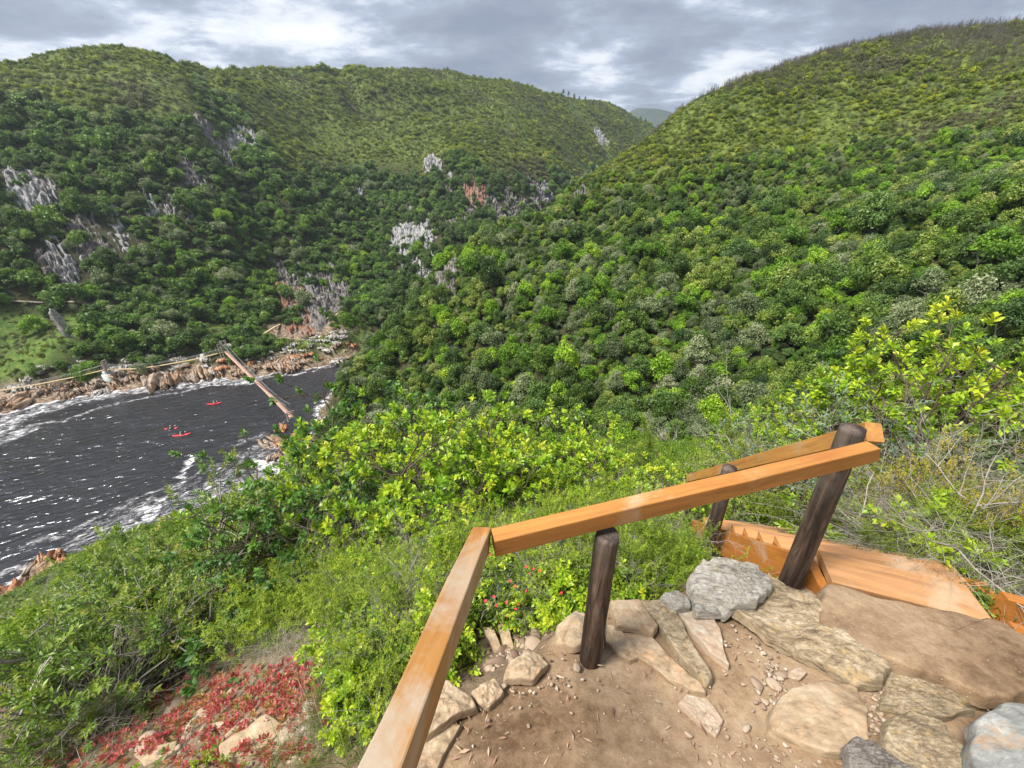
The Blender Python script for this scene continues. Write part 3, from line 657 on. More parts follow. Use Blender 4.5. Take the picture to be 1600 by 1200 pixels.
# pines on the skyline at the head of the gorge and burnt stems along the crests
def pine_mesh(seed):
    r_ = np.random.default_rng(seed); g_ = Geo(); tb = Geo(); tube(tb, [(0, 0, -.5), (0, 0, 3.5), (.1, 0, 7)], [.22, .15, .05], 6)
    for k in range(9):
        z_ = 3.2 + k * .5; w_ = (1 - k / 10) * 2.1 * r_.uniform(.6, 1.15) + .3
        for q in range(5):
            a_ = r_.uniform(0, 6.28); c_ = np.array([math.cos(a_) * w_ * .6, math.sin(a_) * w_ * .6, z_ + r_.uniform(-.2, .2)]); V_, F_ = leafquads(r_, c_ + r_.normal(size=(26, 3)) * [w_ * .28, w_ * .28, .22], .22, None); g_.add(V_, F_, r_.uniform(.1, .7))
    return g_.build('pine_crown', MF['dark']), tb.build('pine_trunk', MB)
PN = [pine_mesh(900 + k) for k in range(3)]
for k, a in enumerate([838,848,856,866,880,888,897,905,914,926,938,948,962,974,984,992,1000,1008,760,690]):
    sk = [131,133,134,136,141,144,147,150,154,160,165,168,172,175,178,180,182,185,121,112][k]; q = cast(a, sk + 9, 200, 1200, 900)
    root = empty('pine_tree', (q[0], q[1], q[2] - .3), k * 1.3); tag(root, 'dark pine tree standing on the skyline at the head of the gorge', 'tree', 'pines on the skyline'); s_ = rg.uniform(.9, 1.5) * (.95 if k < 18 else .7)
    obj('crown', PN[k % 3][0], root, None, None, (s_,) * 3); obj('trunk', PN[k % 3][1], root, None, None, (s_,) * 3)
def sticks(seed):
    r_ = np.random.default_rng(seed); g_ = Geo()
    for k in range(9):
        b_ = np.array([r_.normal() * .7, r_.normal() * .7, 0]); h_ = r_.uniform(1.2, 3.2); t_ = b_ + [r_.normal() * .25, r_.normal() * .25, h_]; tube(g_, [b_, (b_ + t_) / 2 + r_.normal(size=3) * .06, t_], [.05, .035, .015], 3, r_.random())
        for q in range(3): f_ = r_.uniform(.4, .9); p_ = b_ + (t_ - b_) * f_; tube(g_, [p_, p_ + [r_.normal() * .3, r_.normal() * .3, .5]], [.025, .01], 3, r_.random())
    return g_.build('burnt_stems', MF['burnt'])
ST = [sticks(950 + k) for k in range(3)]; ssrc = []
for k, (a, b, lb) in enumerate([(1290, 118, 'thin burnt stems standing on the crest of the right hill'), (1480, 62, 'grey burnt stems near the top right of the right hill'), (640, 122, 'burnt stems on the crest of the middle hill')]):
    q = cast(a, b, 100, 1200); o = obj('burnt_bush', ST[k], None, q); tag(o, lb, 'bush'); ssrc.append(o)
w1_ = np.where(X > 60 - Y * .0, sstep(88, 120, Z) * (X > 20), 0); d_l = far_bank(X, Y); pst = np.where(d_l, .25 * sstep(.05, .3, fbm(X / 45, Y / 45, 130, 3)) + .5 * sstep(.15, .4, fbm(X / 90, Y / 90, 131, 2)) + .10, .05 + .5 * sstep(92, 118, Z + fbm(X / 20, Y / 20, 133, 2) * 12))
k = rg.random(len(X)) < pst; n = k.sum()
gn_scatter('burnt_scrub', ssrc, np.stack([X, Y, Z], -1)[k], rg.uniform(.6, 1.25, n), rots(n, .08), rg.integers(0, 3, n), label='grey brown burnt stems standing over the crests', cat='scrub', kind='stuff')
# ------------------------------------------------------------------ cliffs and shore rocks
def ico(sub):
    import bmesh
    b = bmesh.new(); bmesh.ops.create_icosphere(b, subdivisions=sub, radius=1); b.verts.ensure_lookup_table()
    V = np.array([v.co[:] for v in b.verts]); F = np.array([[v.index for v in f.verts] for f in b.faces]); b.free(); return V, F
ICO = {k: ico(k) for k in (2, 3, 4, 5)}
def rock_shape(rg, dims, sub=4, cuts=14, rough=.06, strata=0.0, sdir=(0.3, 0.2, 1)):
    V, F = ICO[sub]; V = V.copy() * 1.0
    for k in range(cuts):
        n = rg.normal(size=3); n /= np.linalg.norm(n); d = rg.uniform(.5, .85); q = V @ n - d; V -= np.where(q > 0, q, 0)[:, None] * n
    if strata:
        s = np.array(sdir, float); s /= np.linalg.norm(s); w = V @ s * 5 + fbm(V[:, 0] * 2, V[:, 1] * 2, 3, 2) * .6
        off = hash2(np.floor(w), np.zeros(len(w)), int(rg.integers(99))) - .5
        V *= (1 + off * strata)[:, None]
    n_ = fbm(V[:, 0] * 3 + V[:, 2] * 1.3, V[:, 1] * 3 - V[:, 2] * 1.1, int(rg.integers(999)), 4); V *= (1 + n_ * rough)[:, None]
    return V * np.array(dims), F
def add_rot(g_, V, F, loc=(0, 0, 0), eul=(0, 0, 0), a=.5):
    from mathutils import Euler
    M = np.array(Euler(eul).to_matrix()); g_.add(V @ M.T + np.array(loc), F, a)
for (a, b, w_, h_, mk), p in zip(CLIFFS, CPOS):
    az = math.atan2(p[0], p[1]); sdir_ = np.array([math.cos(az), -math.sin(az)]); bdir = np.array([math.sin(az), math.cos(az)]); sd_ = int(a * 7 + b)
    q1, q0 = p[:2] + bdir * 5, p[:2] - bdir * 5; slp = max(.35, (Hs(*q1) - Hs(*q0)) / 10)
    nu, nv = 84, 110; U, T_ = np.meshgrid(np.linspace(-1, 1, nu), np.linspace(-1, 1, nv)); back = T_ * h_ * .85 / slp
    lx = U * w_ * 1.05 + fbm(T_ * 3, U * 2, sd_, 3) * w_ * .2
    gx1 = p[0] + sdir_[0] * lx + bdir[0] * back; gy1 = p[1] + sdir_[1] * lx + bdir[1] * back; hh1 = H(gx1, gy1)
    rad_ = np.sqrt(U ** 2 + T_ ** 2); edge_ = 1 - sstep(.45, .98, rad_ + fbm(U * 2.4 + sd_, T_ * 2.4, sd_, 4) * .75)
    ridge = 1 - np.abs(fbm(lx / 2.2 + fbm(back / 9, lx / 9, sd_ + 4, 2) * 1.5, back / 14, sd_ + 1, 5, .6)) * 2
    zz1 = hh1 + edge_ * (2.0 + w_ * .12) * (.55 + .8 * ridge) - 1.3; stp = 4.2
    qn = (zz1 + fbm(lx / 4, back / 9, sd_ + 2, 4) * 6) / stp; fr_ = qn - np.floor(qn); zq = zz1 + (sstep(.55, 1, fr_) - fr_) * stp * .85 * edge_
    out_ = edge_ * fbm(lx / 1.3, zq / 9, sd_ + 6, 4) * 1.6
    lz1 = back - out_
    V_ = np.stack([lx, lz1, zq - p[2]], -1).reshape(-1, 3); i1 = np.arange(nv - 1)[:, None] * nu; j1 = np.arange(nu - 1)[None]
    F_ = np.stack([i1 + j1, i1 + j1 + 1, i1 + nu + j1 + 1, i1 + nu + j1], -1).reshape(-1, 4); ek = edge_.ravel(); F_ = F_[(ek[F_] > .02).any(1)]
    g_ = Geo(); g_.add(V_, F_)
    side = 'left of' if a < 600 else 'right of'
    me = g_.build('crag', MR[mk]); o = obj('crag', me, loc=p, rot=(0, 0, -az))
    tag(o, {'cliffpale': 'pale grey rock face showing through the woods of the gorge', 'cliff': 'dark grey rock face showing through the woods of the gorge',
            'clifforange': 'rust orange stained rock face in the gorge wall'}[mk] if (a, b) not in ((648, 362), (490, 468), (742, 308), (462, 475), (940, 218), (42, 288)) else
        {(648,362): 'large white streaked crag in the middle of the gorge wall', (490,468): 'dark overhanging rock face just above the riverside path', (742,308): 'rust orange stained cliff deep in the gorge',
         (462,475): 'orange brown rock face at the left of the dark overhang', (940,218): 'pale crag farthest up the gorge below the skyline', (42,288): 'pale slanting slab high at the left edge of the far hillside'}[(a, b)],
        'crag', {'cliffpale': 'pale rock faces in the gorge', 'cliff': 'dark rock faces in the gorge', 'clifforange': None}[mk] if (a, b) not in ((648, 362), (490, 468), (742, 308), (462, 475), (940, 218), (42, 288)) else None)

rgs = np.random.default_rng(21)
def slabs(seed, mk, n=8):
    r_ = np.random.default_rng(seed); g_ = Geo()
    for k in range(n):
        V_, F_ = rock_shape(r_, (r_.uniform(.5, 1.0), r_.uniform(.10, .22), r_.uniform(.22, .42)), 4, 16, .28, .30, (.1, 1, .3))
        add_rot(g_, V_, F_, (r_.uniform(-.35, .35), (k - n / 2) * .2, r_.uniform(-.1, .12)), (r_.uniform(.2, .7), r_.uniform(-.15, .15), r_.uniform(-.25, .25)))
    return g_.build('river_rock', MR[mk])
SLB = {mk: [slabs(31 + 7 * i_ + j_, mk, 7 + i_ % 3) for i_ in range(5)] for j_, mk in enumerate(('shore', 'shoreorange', 'shoregrey'))}
SL = {'shore': ('brown tilted rock slabs along the far river bank', 'brown rocks on the far bank'), 'shoreorange': ('rust orange rock slabs along the far river bank', 'orange rocks on the far bank'),
      'shoregrey': ('grey weathered rocks along the far river bank', 'grey rocks on the far bank')}
shore = wz([(-60,655),(0,640),(60,628),(110,618),(150,612),(200,606),(300,590),(380,586),(430,580),(480,574),(530,565),(560,558)])
def put_rock(x, y, s_, mk, lb, grp, rz=None, z=None, nm='river_rock'):
    o = obj(nm, SLB[mk][int(rgs.integers(5))], loc=(x, y, (Hs(x, y) if z is None else z) + .12 * s_), rot=(rgs.uniform(-.15, .15), rgs.uniform(-.05, .3), rgs.normal(0, .25) + (-.85 if rz is None else rz)), scale=(s_, s_, s_ * rgs.uniform(.7, 1.1)))
    tag(o, lb, 'rock', grp); return o
for k in range(230):
    u = rgs.uniform(0, len(shore) - 1.001); i_ = int(u); b = shore[i_] + (shore[i_ + 1] - shore[i_]) * (u - i_)
    e = shore[i_ + 1] - shore[i_]; nn = np.array([-e[1], e[0]]) / np.linalg.norm(e)
    off = rgs.uniform(-1.5, 12) ; q = b + nn * off; s_ = rgs.uniform(1.2, 3.2) * (1 if off < 5 else .7)
    mk = 'shoregrey' if off > 5 or rgs.random() < .2 else ('shoreorange' if (px_ := project([*q, 2])[0][0]) > 290 and rgs.random() < .35 else 'shore')
    put_rock(q[0], q[1], s_, mk, *SL[mk])
for (a, b, s_, mk, lb) in [(178,598,7.5,'shore','big dark brown rock jutting into the foam below the middle of the rope bridge'), (262,594,7.0,'shore','broad tilted brown slab rising from the foam right of the jutting rock'),
                           (345,580,5.4,'shore','ribbed brown rock ledge left of the bridge deck at the water'), (392,575,5.0,'shoreorange','orange ribbed rock directly under the far end of the bridge'),
                           (448,572,5.0,'shore','brown rock ledge right of the bridge at the far bank'), (495,560,3.4,'shoregrey','grey rock mound near the narrow end of the river'), (25,628,4.6,'shore','brown rock at the left edge of the far bank'),
                           (312,586,5.0,'shore','dipping brown slab between the broad slab and the bridge'), (215,582,1.9,'shoregrey','small round grey boulder in the foam beside the jutting rock')]:
    p = at_z(a, b, 1.2); put_rock(p[0], p[1], s_, mk, lb, None, -1.0, .2 + s_ * .12)
for (a, b, s_, mk) in [(440,668,2.4,'shoreorange'),(425,690,3.0,'shore'),(455,690,3.6,'shoreorange'),(470,715,3,'shore'),(452,735,3,'shoregrey'),(480,740,3,'shore'),(430,712,2.2,'shore'),(500,700,3,'shoreorange'),
                      (80,868,2.2,'shoreorange'),(95,880,2.6,'shoreorange'),(60,885,2.2,'shore'),(15,925,2.6,'shoreorange'),(-20,940,3,'shore'),(40,905,1.6,'shore'),(410,765,2,'shore')]:
    p = at_z(a, b, .8); put_rock(p[0], p[1], s_, mk, {'shoreorange': 'orange rock on the near river shore below the bushes', 'shore': 'brown rock on the near river shore below the bushes', 'shoregrey': 'grey rock on the near river shore below the bushes'}[mk],
                                'rocks on the near shore' if mk == 'shoregrey' else ('orange' if mk == 'shoreorange' else 'brown') + ' rocks on the near shore', -.8, .3)
# tall spire
p = at_z(136, 572, 3.0); g_ = Geo(); r_ = np.random.default_rng(5)
for k, (dx, dz_, w_, h_) in enumerate([(0, 6, 3.2, 8), (-1.4, 10, 2.2, 9), (1.4, 4, 2.4, 6.5), (-.4, 1, 4.2, 5), (2.4, 1.5, 2.4, 4)]):
    V_, F_ = rock_shape(r_, (w_ * .55, w_ * .5, h_ * .8), 4, 14, .15, .06, (1, .3, .05)); V_[:, 0] += fbm(V_[:, 0] * 1.5, V_[:, 2] / 4, 9, 3) * .5
    add_rot(g_, V_, F_, (dx, k * .3, dz_), (-.08, -.12, k * .5))
tag(obj('rock_spire', g_.build('rock_spire', MR['shoregrey']), loc=(p[0], p[1] + 2, 1.0), rot=(0, 0, .7), scale=(1.5, 1.5, 1.45)), 'tall narrow grey rock spire standing at the far bank above the rope bridge', 'rock')

# ------------------------------------------------------------------ bridges
def m_flat(name, c, rough=.7, metal=0.0):
    m, t = mat(name); tc = t.new('ShaderNodeTexCoord'); n = t.noise(tc.outputs['Object'], 3, 5, .6)
    col = t.mix(t.mr(n, .3, .7), tuple(q * .75 for q in c), tuple(min(1, q * 1.2) for q in c))
    t.put(t.out.inputs[0], princ(t, col, rough, **{'Metallic': metal})); return m
MDECK = m_flat('bridge_planks', (.50, .30, .22)); MDECK2 = m_flat('walkway_planks', (.55, .43, .24)); MCAB = m_flat('steel_cable', (.38, .38, .38), .5, .4); MTOW = m_flat('bridge_timber', (.34, .29, .24)); MCONC = m_flat('pale_concrete', (.42, .45, .45))
def lerp_curve(P, n):
    P = np.asarray(P, float); u = np.linspace(0, len(P) - 1, n); out = np.stack([np.interp(u, range(len(P)), P[:, i]) for i in range(3)], -1)
    for _ in range(2): out[1:-1] = (out[:-2] + 2 * out[1:-1] + out[2:]) / 4
    return out
def ribbon(g_, pts, w, th, gap=0.0, plank=None):
    d = np.gradient(pts, axis=0); s = np.stack([d[:, 1], -d[:, 0], 0 * d[:, 0]], -1); s /= np.linalg.norm(s, axis=1)[:, None]
    for i in range(len(pts) - 1):
        a, b = pts[i], pts[i] + (pts[i + 1] - pts[i]) * (1 - gap); q = s[i] * w / 2; u = np.array([0, 0, th])
        V = np.array([a - q, a + q, b + q, b - q, a - q - u, a + q - u, b + q - u, b - q - u])
        g_.add(V, [[0, 1, 2, 3], [7, 6, 5, 4], [0, 4, 5, 1], [1, 5, 6, 2], [2, 6, 7, 3], [3, 7, 4, 0]], (i * .37) % 1)
def bridge(name, P, w, deckm, label, sag, towers, hand=1.3, seg=110, cable_r=.05):
    root = empty(name, P[0]); tag(root, label, 'bridge'); O = np.array(P[0], float)
    pts = lerp_curve(P, seg) - O; g_ = Geo(); ribbon(g_, pts, w, .12, .12); obj('deck', g_.build('deck', deckm), root)
    d = np.gradient(pts, axis=0); s = np.stack([d[:, 1], -d[:, 0], 0 * d[:, 0]], -1); s /= np.linalg.norm(s, axis=1)[:, None]
    L_ = np.linspace(-1, 1, len(pts))
    for sg in (-1, 1):
        rail = pts + s * sg * w / 2 + np.array([0, 0, hand]) + np.array([0, 0, 1.0])[None] * (sag * L_ ** 2)[:, None]
        g_ = Geo(); tube(g_, rail, cable_r, 5); obj('main_cable', g_.build('main_cable', MCAB), root)
        g_ = Geo(); step = 3
        for i in range(0, len(pts), step):
            tube(g_, [pts[i] + s[i] * sg * w / 2, rail[i]], cable_r * .4, 3)
        mid = pts + s * sg * w / 2 + np.array([0, 0, hand * .6]); tube(g_, mid, cable_r * .4, 3)
        obj('netting', g_.build('netting', MCAB), root)
    for (i, ht, down) in towers:
        g_ = Geo(); c_ = pts[i]
        for sg in (-1, 1):
            q = c_ + s[i] * sg * (w / 2 + .35); tube(g_, [q - [0, 0, down], q + [0, 0, ht]], [.28, .2], 8)
        for zf in (.98, .6): tube(g_, [c_ - s[i] * (w / 2 + .5) + [0, 0, ht * zf], c_ + s[i] * (w / 2 + .5) + [0, 0, ht * zf]], .14, 6)
        obj('tower', g_.build('tower', MTOW), root)
    return root, pts + O
dA = [at_z(352, 549, 8.0), at_z(382, 578, 6.9), at_z(412, 607, 6.4), at_z(438, 633, 6.6), at_z(456, 652, 7.2)]
bridge('suspension_bridge', dA, 1.1, MDECK, 'reddish plank suspension bridge spanning the river to the far bank', 2.6, [(1, 4.5, 4), (-2, 1.6, 1.2)])
dB = [at_z(-90, 632, 6.5), at_z(0, 610, 5.6), at_z(60, 600, 5.3), at_z(120, 588, 5.6), at_z(165, 577, 6.6)]
bridge('rope_bridge', dB, 1.1, MDECK2, 'narrow tan plank rope bridge hanging along the far bank at the left edge', .6, [(-1, 3, 3)], 1.1, 100, .035)
dC = [at_z(168, 577, 6.6), at_z(210, 576, 5.9), at_z(250, 571, 5.8), at_z(300, 562, 6.2), at_z(340, 552, 7.2), at_z(352, 549, 8.0)]
bridge('rope_bridge', dC, 1.1, MDECK2, 'narrow tan plank rope bridge along the far bank joining the suspension bridge', .6, [(0, 3.4, 3), (-10, 3.4, 3)], 1.1, 100, .035)
for (a, b, lb) in [(170, 588, 'pale concrete bridge pier on the rock between the two rope bridges'), (320, 562, 'pale concrete bridge pier behind the rope bridge near the big bridge')]:
    p = at_z(a, b, 4.0); g_ = Geo()
    for (sx_, sy_, z0, z1) in ((1.3, 1.1, -4, 1.2), (.9, .8, 1.2, 2.2)):
        V_ = np.array([[x_ * sx_, y_ * sy_, z_] for z_ in (z0, z1) for x_, y_ in ((-1, -1), (1, -1), (.92, 1), (-.92, 1))]); g_.add(V_, [[0, 1, 5, 4], [1, 2, 6, 5], [2, 3, 7, 6], [3, 0, 4, 7], [4, 5, 6, 7]])
    tag(obj('bridge_pier', g_.build('bridge_pier', MCONC), loc=p, rot=(0, 0, .4)), lb, 'pier')
# footpaths on the far bank, real strips of boards and beaten earth
MPATH = m_simple('beaten_earth', (.28, .23, .17), (.42, .36, .28), 1.5)
for lst, w_ in (([(352,549,),(385,546),(410,530),(432,518),(438,508)], .9), ([(-20,470),(30,473),(90,472),(140,476)], 1.6), ([(250,478),(320,476),(350,490),(400,490),(430,488)], 1.2), ([(455,505),(490,503),(520,498),(530,490)], 1.0)):
    P = [cast(a, b, 110) for a, b in lst]; pts = lerp_curve(P, 60); pts[:, 2] = H(pts[:, 0], pts[:, 1]) + .45
    if w_ == .9: pts[:, 2] = np.maximum(pts[:, 2], np.linspace(8.0, pts[-1, 2], 60))
    g_ = Geo(); ribbon(g_, pts, w_, .5); tag(obj('footpath', g_.build('footpath', MPATH if w_ > .9 else MDECK2)), kind='structure')

# ------------------------------------------------------------------ kayaks
MRED = m_flat('red_plastic', (.72, .03, .04), .35); MSK = m_flat('skin', (.45, .27, .19), .6); MVEST = m_flat('life_vest', (.75, .45, .05), .7); MBLK = m_flat('black_plastic', (.03, .03, .035), .5); MHEL = m_flat('helmet', (.75, .75, .72), .4)
MDRK = m_flat('dark_wetsuit', (.04, .05, .08), .7)
def skin_body(name, segs, rad, m, parent=None):
    """continuous skinned figure: joints with radii"""
    me = bpy.data.meshes.new(name); names = list(rad); me.from_pydata([rad[k][0] for k in names], [(names.index(a), names.index(b)) for a, b in segs], []); me.materials.append(m)
    o = obj(name, me, parent); md_ = o.modifiers.new('skin', 'SKIN'); me.skin_vertices.new() if not me.skin_vertices else None
    for i_, k in enumerate(names):
        sv = me.skin_vertices[0].data[i_]; sv.radius = rad[k][1] if isinstance(rad[k][1], tuple) else (rad[k][1],) * 2; sv.use_root = (i_ == 0)
    sb = o.modifiers.new('sub', 'SUBSURF'); sb.levels = sb.render_levels = 1; return o
def kayak(px, py, rz, s_, label, lab2):
    p = at_z(px, py, .05); s_ *= 1.2; root = empty('kayak', (p[0], p[1], .12), rz); tag(root, label, 'kayak')
    n = 15; g_ = Geo(); L_ = np.linspace(-1, 1, n); V_ = []
    for q in L_:
        w_ = .46 * (1 - abs(q) ** 2.6) ** .7 + .01; z0 = .28 * abs(q) ** 3
        for th in np.linspace(0, 2 * math.pi, 14, endpoint=False): V_.append([q * 1.75 * s_, math.cos(th) * w_, z0 + math.sin(th) * (.17 if math.sin(th) < 0 else .12) * (1 - abs(q) ** 4 * .7)])
    F_ = [[i * 14 + j, i * 14 + (j + 1) % 14, (i + 1) * 14 + (j + 1) % 14, (i + 1) * 14 + j] for i in range(n - 1) for j in range(14)]
    g_.add(V_, F_); obj('hull', g_.build('hull', MRED, True), root)
    th = np.linspace(0, 2 * math.pi, 18); g_ = Geo(); tube(g_, np.stack([np.cos(th) * .45 - .1, np.sin(th) * .24, 0 * th + .15], -1), .035, 6); obj('cockpit_rim', g_.build('cockpit_rim', MBLK), root)
    pr_ = empty('person', (p[0], p[1], .12), rz); tag(pr_, lab2, 'person')
    J = {'pelvis': ((-.15, 0, .12), (.15, .12)), 'waist': ((-.15, 0, .32), (.14, .11)), 'chest': ((-.10, 0, .55), (.18, .13)), 'neck': ((-.06, 0, .74), .06), 'head': ((-.03, 0, .86), .10), 'crown_': ((-.03, 0, .96), .09),
         'sl': ((-.08, .2, .64), .065), 'el': ((.12, .36, .48), .05), 'hl': ((.38, .30, .52), .035), 'sr': ((-.08, -.2, .64), .065), 'er': ((.12, -.34, .50), .05), 'hr': ((.38, -.26, .60), .035),
         'kl': ((.35, .12, .24), .09), 'fl': ((.75, .1, .1), .06), 'kr': ((.35, -.12, .24), .09), 'fr': ((.75, -.1, .1), .06)}
    skin_body('body', [('pelvis', 'waist'), ('waist', 'chest'), ('chest', 'neck'), ('neck', 'head'), ('head', 'crown_'), ('chest', 'sl'), ('sl', 'el'), ('el', 'hl'), ('chest', 'sr'), ('sr', 'er'), ('er', 'hr'), ('pelvis', 'kl'), ('kl', 'fl'), ('pelvis', 'kr'), ('kr', 'fr')], J, MDRK, pr_)
    V_, F_ = ICO[3]; g_ = Geo(); g_.add(V_ * [.135, .13, .11] + [-.03, 0, .95], F_); obj('helmet', g_.build('helmet', MHEL, True), pr_)
    g_ = Geo(); g_.add(V_ * [.16, .22, .21] + [-.11, 0, .5], F_); obj('life_vest', g_.build('life_vest', MVEST, True), pr_)
    pd = empty('paddle', (p[0], p[1], .12), rz); tag(pd, 'double bladed paddle held across ' + label.split(' in ')[0].replace('red kayak', 'the red kayak'), 'paddle')
    g_ = Geo(); tube(g_, [(.42, 1.0, .34), (.42, -1.0, .78)], .02, 6); obj('shaft', g_.build('shaft', MBLK), pd)
    for sg, z_ in ((1, .28), (-1, .84)):
        g_ = Geo(); g_.add(V_ * [.1, .24, .02] + [.42, sg * 1.18, z_], F_); obj('blade', g_.build('blade', MHEL, True), pd)
kayak(335, 631, .35, 1.0, 'red kayak farthest upstream and nearest the bridge in the dark water', 'paddler in the kayak nearest the bridge wearing a yellow vest and pale helmet')
kayak(268, 670, .25, .85, 'smaller red kayak at the left of the pair in the middle of the river', 'paddler in the left kayak of the pair wearing a yellow vest and pale helmet')
kayak(284, 680, .3, 1.1, 'longer red kayak at the lower right of the pair in the middle of the river', 'paddler in the lower right kayak of the pair wearing a yellow vest and pale helmet')
# ------------------------------------------------------------------ path, stones
gX_, gY_ = np.meshgrid(np.arange(-1.2, 3.0, .02), np.arange(-2.2, 1.9, .02)); nX = gX_.shape[1]
fx_, fy_ = gX_.ravel(), gY_.ravel(); sdist, nx_, ny_ = poly_dist(fx_ + fbm(fx_ * 5, fy_ * 5, 61, 3) * .04, fy_ + fbm(fx_ * 5, fy_ * 5, 62, 3) * .04)
zz_ = pathz(fx_, fy_) + fbm(fx_ * 2, fy_ * 2, 63, 4) * .035 + fbm(fx_ * 14, fy_ * 14, 64, 3) * .006 - .14 * sstep(-.03, .06, sdist)
V_ = np.stack([fx_, fy_, zz_], -1); i = np.arange(gX_.shape[0] - 1)[:, None] * nX; j = np.arange(nX - 1)[None]
F_ = np.stack([i + j, i + j + 1, i + nX + j + 1, i + nX + j], -1).reshape(-1, 4)
F_ = F_[(sdist[F_] < .07).all(1)]
m, t = mat('path_earth'); geo = t.new('ShaderNodeNewGeometry'); pos = geo.outputs['Position']
n1 = t.noise(pos, 1.6, 6, .6, .4); n2 = t.noise(pos, 22, 6, .75); n3 = t.noise(pos, 90, 3, .7); vo = t.new('ShaderNodeTexVoronoi', {'Vector': pos, 'Scale': 60.0, 'Randomness': 1.0})
f = t.math('ADD', t.math('MULTIPLY', n1, .6), t.math('MULTIPLY', n2, .4))
col = t.ramp(f, [(.36, (.10, .06, .033)), (.46, (.20, .13, .077)), (.55, (.285, .197, .122)), (.68, (.39, .295, .20))])
pb = t.mr(vo.outputs['Distance'], .10, .22, 1, 0); sel = t.mr(vo.outputs['Color'], .70, .75, 0, 1)
col = t.mix(t.math('MULTIPLY', t.math('MULTIPLY', pb, sel), .8), col, (.52, .43, .33))
col = t.mix(t.mr(n3, .55, .75, 0, .35), col, (.10, .06, .04))
hh = t.math('ADD', t.math('MULTIPLY', n2, .5), t.math('ADD', t.math('MULTIPLY', n3, .25), t.math('MULTIPLY', t.math('MULTIPLY', pb, sel), .5)))
t.put(t.out.inputs[0], princ(t, col, .95, t.bump(hh, .7, .012), .2)); MEARTH = m
tag(obj('path', mesh('path', V_, F_, MEARTH, True)), kind='structure')

MS = {'grey': rockmat('grey_schist', [(.09,.08,.065),(.27,.245,.205),(.43,.40,.355),(.62,.59,.54)], (2, 9, 9), (.3, .2, 2.4), 2.2, .012, 'Generated', (.36,.30,.2)),
      'yellow': rockmat('yellow_schist', [(.07,.05,.035),(.22,.165,.10),(.37,.29,.19),(.52,.45,.35)], (2, 8, 8), (.3, .2, 2.5), 2.0, .010, 'Generated', (.42,.28,.12)),
      'tan': rockmat('tan_sandstone', [(.14,.09,.055),(.29,.205,.125),(.39,.295,.195),(.49,.40,.30)], (1.5, 1.5, 3), (.3, .2, .5), 1.6, .005, 'Generated', (.46,.28,.16)),
      'pink': rockmat('pink_sandstone', [(.22,.145,.095),(.34,.245,.17),(.41,.32,.235),(.49,.41,.32)], (1.5, 1.5, 3), (.2, .1, .4), 1.6, .005, 'Generated', (.42,.40,.34)),
      'dark': rockmat('dark_shale', [(.05,.045,.04),(.15,.13,.11),(.30,.27,.24),(.45,.42,.38)], (2, 10, 9), (.3, .3, 1.0), 2.4, .012, 'Generated'),
      'bluegrey': rockmat('blue_grey_stone', [(.09,.09,.085),(.18,.18,.17),(.26,.26,.245),(.44,.44,.42)], (2, 2, 3), (.3, .3, 1.0), 1.5, .010, 'Generated', (.3,.2,.12))}
